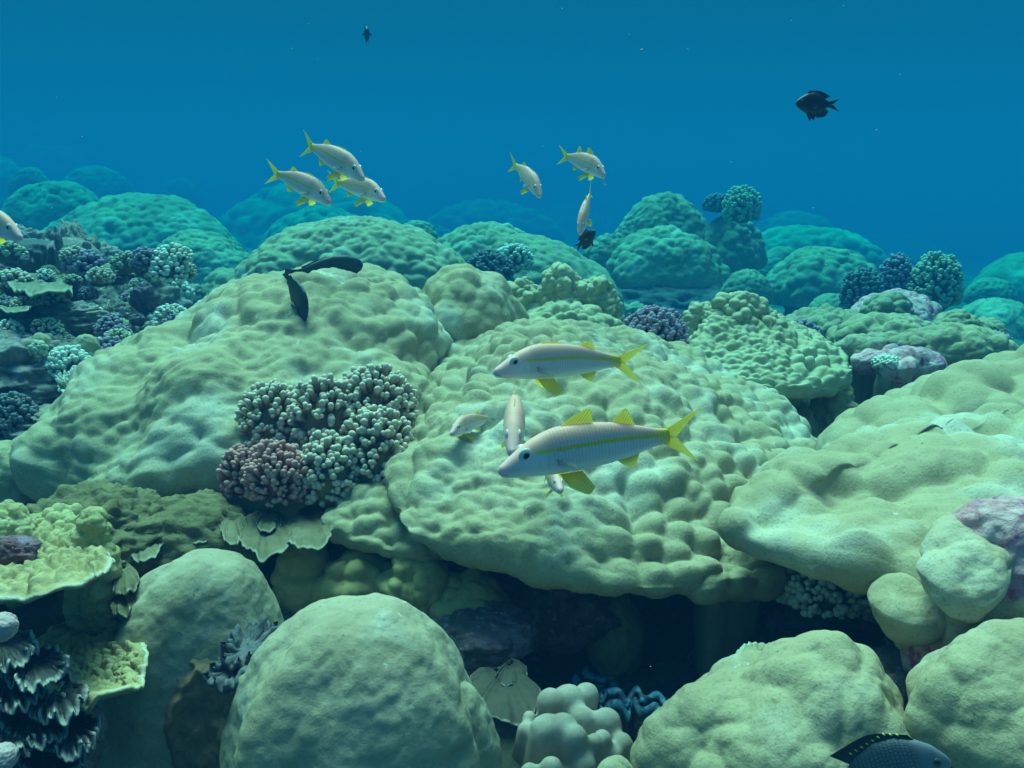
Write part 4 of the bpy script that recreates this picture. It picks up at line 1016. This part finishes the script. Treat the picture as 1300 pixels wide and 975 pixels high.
leafy("leaf_sponge", "dark grey ruffled sponge wedged beside the pale dome", [([(268, 866, 1.16), (290, 868, 1.14), (318, 838, 1.16), (358, 806, 1.2), (350, 796, 1.27), (312, 798, 1.27), (290, 822, 1.22), (270, 850, 1.18)], (306, 836, 1.22), dict(cup=.03, wave=.02, th=.02, knob=(.03, .008), wave_n=9)),
    ([(285, 828, 1.2), (310, 840, 1.17), (345, 815, 1.2), (340, 796, 1.26), (308, 798, 1.27)], (315, 818, 1.24), dict(cup=.03, wave=.02, th=.018, knob=(.03, .008), wave_n=9))], material("grey_sponge", (.07, .075, .085), (.12, .13, .14), 30, (.2, .2, .22), 90, .4, .8, .5, 200), cat="sponge")
# --- grey lobed coral
acc = Acc(); rnd = random.Random(31)
for px, py, dy, r, h in ((700, 880, .04, .030, 60), (722, 876, .06, .034, 60), (745, 872, .08, .026, 60), (738, 902, .03, .028, 55), (770, 905, .03, .030, 60), (695, 915, -.02, .036, 70), (715, 912, -.03, .030, 70), (730, 925, -.05, .024, 60),
                         (755, 935, -.04, .017, 40), (765, 930, -.02, .018, 50), (776, 950, -.02, .020, 40), (672, 905, .02, .014, 40), (668, 920, .0, .018, 50), (700, 965, -.08, .021, 30), (672, 972, -.08, .017, 30), (740, 960, -.06, .026, 40), (790, 935, .0, .022, 50), (720, 950, .0, .05, 30)):
    r *= .80; p = at(px, py, 1.22 + dy) - np.array([0, 0, r * .7]); V, F, T = finger(p - np.array([rnd.uniform(-.01, .01), -.01, h * mpp(1.22)]), p, r * 1.15, r, 14, 6, .05, rnd); acc.add(V, F, T)
tag(fuse(acc.build("lobed_coral", M_GREYLOBE), .0045, 4), "grey-green coral of fat rounded lobes at the bottom edge, front of the dark hollow", "coral")
# --- giant clams
def clam(path_px, Y, amp, n, breadth, label, mat, shell, mantle_th=.006, dz=.02, face=(0, -.4, 1)):
    P = smooth_path([at(x, y, Y + d) for x, y, d in path_px], 160)
    t = np.linspace(0, 1, 160); T = np.gradient(P, axis=0); T /= np.linalg.norm(T, axis=1, keepdims=True)
    fz = np.array(face, float); fz /= np.linalg.norm(fz)
    S_ = np.cross(T, fz); S_ /= np.linalg.norm(S_, axis=1, keepdims=True)
    tw = t + .05 * np.sin(t * 9 + len(label)); w = np.sin(tw * n * 2 * pi) * (.75 + .35 * np.sin(t * 14 + 1))
    e = empty("giant_clam", P[80], label, "clam")
    for sd in (1, -1):
        Q = P + S_ * (sd * breadth * .18 + amp * w)[:, None] + fz * (.35 * amp * np.cos(t * n * 2 * pi))[:, None]
        W = S_ * (sd * breadth) - fz[None] * .25 * breadth
        hang(ribbon(Q, W, mantle_th, mat, "mantle"), e)
        Vs = []
        for k in range(14):
            u = k / 13; off = S_ * (sd * breadth * (.9 + 1.5 * sin(u * pi * .8)))[None] if False else S_ * (sd * breadth * (.75 + .9 * sin(u * pi * .75)))
            Vs.append(P + off + S_ * (amp * w * (1 - u * .5))[:, None] - fz * (u * dz + .004) + fz * (.006 * math.sin(u * 40)) )
        hang(mesh_obj("shell", np.concatenate(Vs), grid_faces(14, 160, False), shell), e)
    return e
def smooth_path(pts, n):
    P = np.array(pts, float); m = len(P); t = np.linspace(0, m - 1, n)
    Q = np.stack([np.interp(t, np.arange(m), P[:, k]) for k in range(3)], 1)
    for _ in range(60): Q[1:-1] = (Q[:-2] + Q[2:] + 2 * Q[1:-1]) / 4
    return Q
M_BLUEMANTLE = tip_material("blue_mantle", (.01, .02, .04), (.03, .09, .15), .2, 1.0, mott=(.015, .06, .11), rough=.45, patch=(.04, .17, .25), patch_scale=70, patch_lo=.52)
M_GREYMANTLE = tip_material("grey_mantle", (.06, .06, .065), (.34, .33, .30), .88, 1.0, mott=(.035, .036, .04), rough=.45)
M_SHELL = material("clam_shell", (.06, .05, .055), (.11, .09, .09), 30, (.2, .16, .18), 70, .5, .8, .7, 90)
clam([(762, 888, 0), (800, 890, 0), (845, 896, -.02)], 1.42, .014, 3.2, .020, "blue-mantled giant clam behind the grey lobed coral", M_BLUEMANTLE, M_SHELL, dz=.09)
clam([(735, 855, .1), (765, 872, .06), (785, 880, .02)], 1.5, .008, 1.5, .022, "dim blue giant clam in the shade behind the brighter blue clam", M_BLUEMANTLE, M_SHELL, dz=.07)
M_PINKRIM = material("pink_shell_edge", (.42, .30, .32), (.20, .17, .20), 40, (.55, .45, .45), 90, .5, .8, .9, 120, dist=.01)
gc = empty("giant_clam", at(40, 900, 1.12), "large dark grey giant clam with ruffled pale-edged lips at the lower left corner", "clam")
for q, (x, y, w, h) in enumerate(((4, 822, 40, 30), (42, 846, 42, 32), (70, 884, 40, 34), (88, 930, 36, 36), (14, 872, 42, 34), (44, 915, 42, 36), (66, 965, 40, 36), (10, 930, 40, 34), (30, 975, 40, 34))):
    Y = 1.10 - .012 * (q % 4) - .02 * (q > 3)
    pts = [(x - w, y - h * .2, Y + .03), (x - w * .7, y + h * .55, Y - .02), (x, y + h * .75, Y - .045), (x + w * .7, y + h * .45, Y - .02), (x + w, y - h * .3, Y + .03), (x, y - h * .7, Y + .07)]
    hang(plate(pts, (x - 3, y - h * .35, Y + .06), M_GREYMANTLE, seed=500 + q, th=.009, cup=-.012, wave=.022, wave_n=9, knob=(.012, .004), name="mantle", nu=200), gc)
hang(rock(at(45, 930, 1.17), .085, .07, .11, M_PINKRIM, 520, name="shell", amp=.2), gc)
for x, y, r_, lab, s in ((2, 796, .018, "pinkish coral knob at the left edge above the dark ruffled clam", 1), (4, 962, .018, "pinkish coral knob in the bottom left corner below the dark ruffled clam", 2)):
    tag(rock(at(x, y, 1.0), r_, r_, r_ * .9, material("pink_knob", (.52, .38, .38), (.40, .30, .30), 60, rough=.7, bump=.4), 60 + s, amp=.12, kn=.10, rough=.01), lab, "coral")
tag(rock(at(8, 935, 1.15), .085, .07, .12, M_ROCK, 66), "dark rock under the ruffled giant clam", "rock")
# --- pink crusted rock at the right edge
pk = boulder(1166, 1430, 636, 905, 1.225, M_PINKROCK, name="crusted_rock", seed=171, depth=.75, p=2.4, ax=.45, k_size=.03, k_amp=.006, big_size=.09, big_amp=.016, fine=.006, nu=260, nt=110)
tag(pk, "pink and white crusted slope at the right edge between two mound corals", "rock")
tag(rock(at(1150, 900, 1.25), .10, .10, .09, M_ROCK, 73), "dark rock in the cleft between the two lower right mounds", "rock")
leafy("leaf_coral", "pale ribbed leaf coral peeping from behind the lumpy bottom mound", [([(932, 850, 1.2), (938, 828, 1.24), (960, 817, 1.27), (990, 820, 1.28), (1002, 832, 1.25), (970, 850, 1.2)], (962, 848, 1.23), dict(cup=-.02, wave=.008, th=.014))], M_PLATE_G)
leafy("leaf_coral", "dark leafy coral in the shadow left of the pink crusted rock", [([(1110, 780, 1.5), (1135, 800, 1.42), (1165, 805, 1.4), (1160, 780, 1.5), (1130, 770, 1.55)], (1140, 795, 1.5), dict(cup=.03, wave=.02)), ([(1125, 810, 1.44), (1150, 825, 1.38), (1175, 815, 1.38), (1165, 800, 1.45)], (1150, 815, 1.42), dict(cup=.03, wave=.02))], M_DARKB)
# --- small growth behind the second goatfish
tag(rock(at(663, 434, 2.75), .055, .05, .03, M_YCRUST, 81, amp=.3), "small yellow crust coral on the crest behind the second goatfish", "coral")
leafy("leaf_coral", "dark blue-grey leaf coral on the crest behind the second goatfish", [([(668, 424, 2.9), (690, 440, 2.8), (700, 430, 2.85), (690, 416, 3.0)], (684, 430, 2.9), dict(cup=.03)), ([(715, 424, 2.85), (735, 436, 2.78), (765, 428, 2.8), (755, 414, 2.95), (730, 412, 3.0)], (738, 426, 2.88), dict(cup=.03)), ([(722, 416, 2.9), (742, 424, 2.85), (752, 416, 2.9), (738, 408, 3.0)], (738, 418, 2.92), dict(cup=.02))], M_DARKB)
tag(rock(at(750, 440, 2.75), .06, .06, .03, M_RUBBLE, 83, amp=.4, kn=.3), "pinkish rubble lump left of the purple bush", "rock")
tag(rock(at(815, 465, 2.65), .05, .05, .022, M_RUBBLE, 84, amp=.4, kn=.3), "purple rubble lump under the second goatfish's tail", "rock")
mound(688, 722, 410, 436, 2.95, M_PORITES, "pale smooth lump coral between the dark leaf corals", seed=141, k_amp=.004, nu=100, nt=40)
tag(rock(at(945, 532, 2.4), .022, .022, .014, M_PINKROCK, 85), "pinkish stone lodged on the right slope of the biggest mound", "rock")

# --- specks drifting in the water
rs = random.Random(3); acc = Acc()
for i in range(70):
    p = at(rs.uniform(0, 1300), rs.uniform(0, 975), rs.uniform(.7, 2.0)); r_ = rs.uniform(.0004, .0009)
    V, F, T = finger(p, p + np.array([r_, 0, r_ * .5]), r_, r_, 6, 2); acc.add(V, F, T)
tag(acc.build("drifting_specks", plain("speck", (.7, .65, .55), .8)), kind='stuff')

rh = random.Random(9); hp = []
for q, m in enumerate((M_PORITES_FAR, M_OLIVEB, M_DARKB, M_PORITES_FAR)):
    o = rock((0, 0, 0), 1, 1, .7, m, 400 + q, amp=.4, kn=.45, rough=.06, name="coral_head", nu=90, nv=60)
    hp.append(tag(o, "small coral head dotting the seabed between the far mounds", "coral", "small coral heads of the far reef"))
for i in range(70):
    o = hp[i] if i < 4 else hp[i % 4].copy()
    if i >= 4: COL.objects.link(o)
    Y = 4.3 + 8 * rh.random() ** 1.6; x = rh.uniform(0, 1300)
    d = far_metres(Y); wx = (x - 650) / FPX * d
    o.location = (wx, d, float(ground_z(wx, d)[0]) + .05 * d / 10); k = rh.uniform(.012, .03) * d
    o.scale = (k, k * .9, k * rh.uniform(.6, 1.0)); o.rotation_euler = (0, 0, rh.uniform(0, 6))
# ------------------------------------------------------------------ the fish in the water
GSCHOOL = "goatfish schooling over the reef"
def put_goat(nose, tail, label, **k):
    o = goatfish(label, group=GSCHOOL, **k); set_pose(o, at(*nose), at(*tail)); return o
put_goat((632, 600, 1.25), (893, 546, 1.33), "largest goatfish, dorsal fins raised, crossing in front of the central mound coral", bend=.10, deep=.94)
put_goat((626, 474, 1.62), (815, 455, 1.72), "goatfish just above the largest one, dorsal fin folded, full side view", fins='flat', bend=-.10, deep=.94)
put_goat((651, 578, 1.42), (657, 490, 1.70), "goatfish facing the camera between the two big side-on goatfish", fins='flat', bend=.06)
put_goat((572, 552, 1.75), (622, 527, 1.90), "little pale goatfish left of the goatfish facing the camera", fins='flat', bend=-.4)
put_goat((712, 624, 1.45), (690, 596, 1.62), "goatfish mostly hidden behind the belly of the largest goatfish", fins='flat')
put_goat((420, 259, 2.60), (342, 214, 2.76), "lowest-tailed goatfish of the upper left trio, in front of far mounds", fins='flat', far=True, bend=.1)
put_goat((462, 229, 2.55), (380, 178, 2.71), "topmost goatfish of the upper left trio, tail high in open water", fins='flat', far=True, bend=-.1)
put_goat((489, 254, 2.80), (420, 228, 2.98), "goatfish partly behind another at the right of the upper left trio", fins='flat', far=True, bend=.1)
put_goat((686, 250, 2.75), (652, 203, 2.95), "goatfish nosing steeply down alone in open water above the reef", fins='flat', far=True, bend=.15)
put_goat((768, 224, 2.55), (712, 194, 2.71), "deep-bodied goatfish with drooping barbels above a nose-down goatfish", fins='raised', far=True, deep=1.12, bend=.1, barbels=True)
put_goat((736, 298, 2.40), (751, 238, 2.54), "nose-down goatfish seen from above with spread fins over a black fish", fins='flat', far=True)
put_goat((28, 304, 1.95), (-70, 262, 2.05), "goatfish entering at the far left with only its head in view", fins='flat', far=True)

# black damselfish, upper right
BL = lambda s, z, zr: mixv([.012, .014, .02], [.03, .035, .045], 1 - zr)
dprof = [(0, .01, -.01), (.05, .07, -.07), (.12, .12, -.12), (.25, .19, -.18), (.4, .21, -.2), (.52, .18, -.17), (.64, .11, -.11), (.72, .06, -.06), (.78, .055, -.055)]
dwid = [(0, .015), (.08, .05), (.2, .075), (.4, .08), (.6, .045), (.78, .012)]
def damsel(label, name="damselfish", colour=BL, skin=None, finm=None, **k):
    return dark_fish(label, dprof, dwid, colour, skin or M_DSKIN, finm or M_DARKFIN,
        [([(.765, .055), (.78, .03), (.78, .0)], [(1.0, .11), (.92, .06), (.86, .012)]), ([(.78, .0), (.78, -.03), (.765, -.055)], [(.86, -.012), (.93, -.07), (1.0, -.13)])],
        [([(.2, .17), (.4, .2), (.66, .10)], [(.3, .24), (.55, .25), (.78, .15)])],
        [([(.4, -.19), (.55, -.16), (.68, -.09)], [(.5, -.26), (.68, -.24), (.76, -.13)])],
        (.11, .03, .03), name=name, pelvic=([(.27, -.17), (.31, -.18), (.35, -.18)], [(.36, -.3), (.4, -.31), (.42, -.24)]), pect=([(.24, .0), (.25, -.03), (.25, -.06)], [(.38, -.01), (.40, -.06), (.34, -.1)], .075), **k)
o = damsel("black damselfish with forked tail alone in open water at the upper right"); set_pose(o, at(1010, 131, 2.4), at(1066, 133, 2.44))
o = damsel("tiny dark damselfish high up in the open water above the left trio"); set_pose(o, at(466, 37, 4.0), at(465, 53, 4.06))
o = damsel("black damselfish right below the nose-down goatfish"); set_pose(o, at(756, 293, 2.6), at(730, 316, 2.66))
# dark parrotfish pair behind the crest
def parrot_colour(s, z, zr):
    C = mixv([.018, .045, .04], [.035, .06, .05], 1 - zr); f = sstep(.16 - s, 0, .12)
    return C * (1 - f[:, None]) + np.array([.015, .045, .12]) * f[:, None]
pprof = [(0, .012, -.015), (.03, .06, -.055), (.1, .10, -.09), (.2, .135, -.12), (.35, .15, -.135), (.5, .135, -.12), (.65, .10, -.085), (.76, .065, -.055), (.84, .06, -.05)]
pwid = [(0, .015), (.08, .05), (.25, .07), (.5, .06), (.7, .035), (.84, .012)]
M_BLUEFIN = fin_mat("blue_fin", (.03, .12, .32), (.04, .20, .42), .2)
def parrot(label, bend=0, deep=1.15):
    return dark_fish(label, [(a, b * deep, c * deep) for a, b, c in pprof], pwid, parrot_colour, M_DSKIN, M_DARKFIN,
        [([(.825, .06), (.84, .0), (.825, -.05)], [(1.0, .10), (.96, .0), (1.0, -.09)])],
        [([(.2, .13), (.5, .13), (.78, .06)], [(.24, .165), (.5, .168), (.8, .09)])],
        [([(.5, -.115), (.65, -.085), (.78, -.055)], [(.53, -.15), (.68, -.12), (.8, -.08)])],
        (.1, .045, .02), bend=bend, name="parrotfish", pect=([(.23, .0), (.24, -.025), (.24, -.05)], [(.36, -.02), (.38, -.06), (.33, -.07)], .07), pmat=M_BLUEFIN)
o = parrot("dark green parrotfish with blue pectoral fin gliding behind the coral crest", .35); set_pose(o, at(461, 336, 2.85), at(364, 350, 2.8))
o = parrot("dark fish hanging head down beside the parrotfish's tail", .2, 2.1); set_pose(o, at(388, 407, 2.32), at(366, 344, 2.4))
# slate damselfish at the bottom right corner
def slate_colour(s, z, zr):
    C = mixv([.12, .13, .15], [.27, .28, .29], 1 - zr); f = sstep(.09 - s, 0, .07) * sstep(.7 - zr, 0, .3)
    return C * (1 - f[:, None]) + np.array([.42, .28, .18]) * f[:, None]
sprof = [(0, .012, -.012), (.03, .05, -.06), (.1, .12, -.11), (.2, .175, -.17), (.35, .22, -.21), (.5, .215, -.2), (.65, .15, -.14), (.76, .07, -.07), (.82, .06, -.06)]
sprof = [(a, b * 1.3, c * 1.3) for a, b, c in sprof]
o = dark_fish("slate blue damselfish with yellow-flecked dorsal fin at the bottom edge", sprof, dwid + [(.82, .01)], slate_colour, M_BSKIN, M_DAMFIN,
    [([(.8, .06), (.82, .0), (.8, -.06)], [(1.0, .12), (.93, .0), (1.0, -.12)])],
    [([(.2, .22), (.4, .28), (.7, .15)], [(.24, .28), (.5, .37), (.82, .25)])],
    [([(.45, -.2), (.6, -.16), (.72, -.09)], [(.5, -.26), (.68, -.24), (.78, -.12)])],
    (.105, .045, .036), name="damselfish", pelvic=([(.27, -.17), (.31, -.18), (.35, -.18)], [(.36, -.3), (.4, -.31), (.42, -.24)]), pect=([(.25, .0), (.26, -.04), (.26, -.08)], [(.4, -.02), (.42, -.08), (.36, -.12)], .078))
acc = Acc()
for i in range(9):
    s = .30 + i * .045; z0 = np.interp(s, [.2, .4, .7], [.25, .31, .20]) + .012
    V, F, T = finger((s, -.004, z0), (s + .012, -.004, z0 + .012), .006, .006, 6, 3); acc.add(V, F, T)
    V, F, T = finger((s, .004, z0), (s + .012, .004, z0 + .012), .006, .006, 6, 3); acc.add(V, F, T)
acc.build("fin_fleck", plain("yellow_fleck", (.6, .52, .08), .5), o)
set_pose(o, at(1207, 966, .86), at(1035, 1003, .88))
# small shy fish
def two_tone(s, z, zr):
    f = sstep(s, .42, .46); C = mixv([.30, .24, .15], [.75, .8, .85], f); b = sstep(.03 - np.abs(s - .43), -.01, .01); return C * (1 - b[:, None]) + np.array([.02, .02, .03]) * b[:, None]
o = damsel("small half-brown half-white damselfish under the branching coral", colour=two_tone, finm=M_CLEARFIN); set_pose(o, at(437, 638, 1.86), at(411, 646, 1.9))
def pale_c(s, z, zr): return mixv([.25, .45, .50], [.6, .7, .7], 1 - zr)
wprof = [(a, b * .55, c * .55) for a, b, c in dprof]
o = dark_fish("slim pale wrasse near the dark coral at the left edge", wprof, [(a, b * .6) for a, b in dwid], pale_c, M_DSKIN, M_YFIN, [([(.76, .03), (.78, 0), (.76, -.03)], [(1, .08), (.92, 0), (1, -.08)])], [([(.2, .09), (.4, .11), (.66, .05)], [(.3, .12), (.5, .13), (.7, .07)])], [([(.4, -.1), (.55, -.08), (.68, -.05)], [(.5, -.12), (.6, -.11), (.7, -.06)])], (.1, .02, .022), name="wrasse")
set_pose(o, at(47, 543, 2.5), at(80, 552, 2.52))
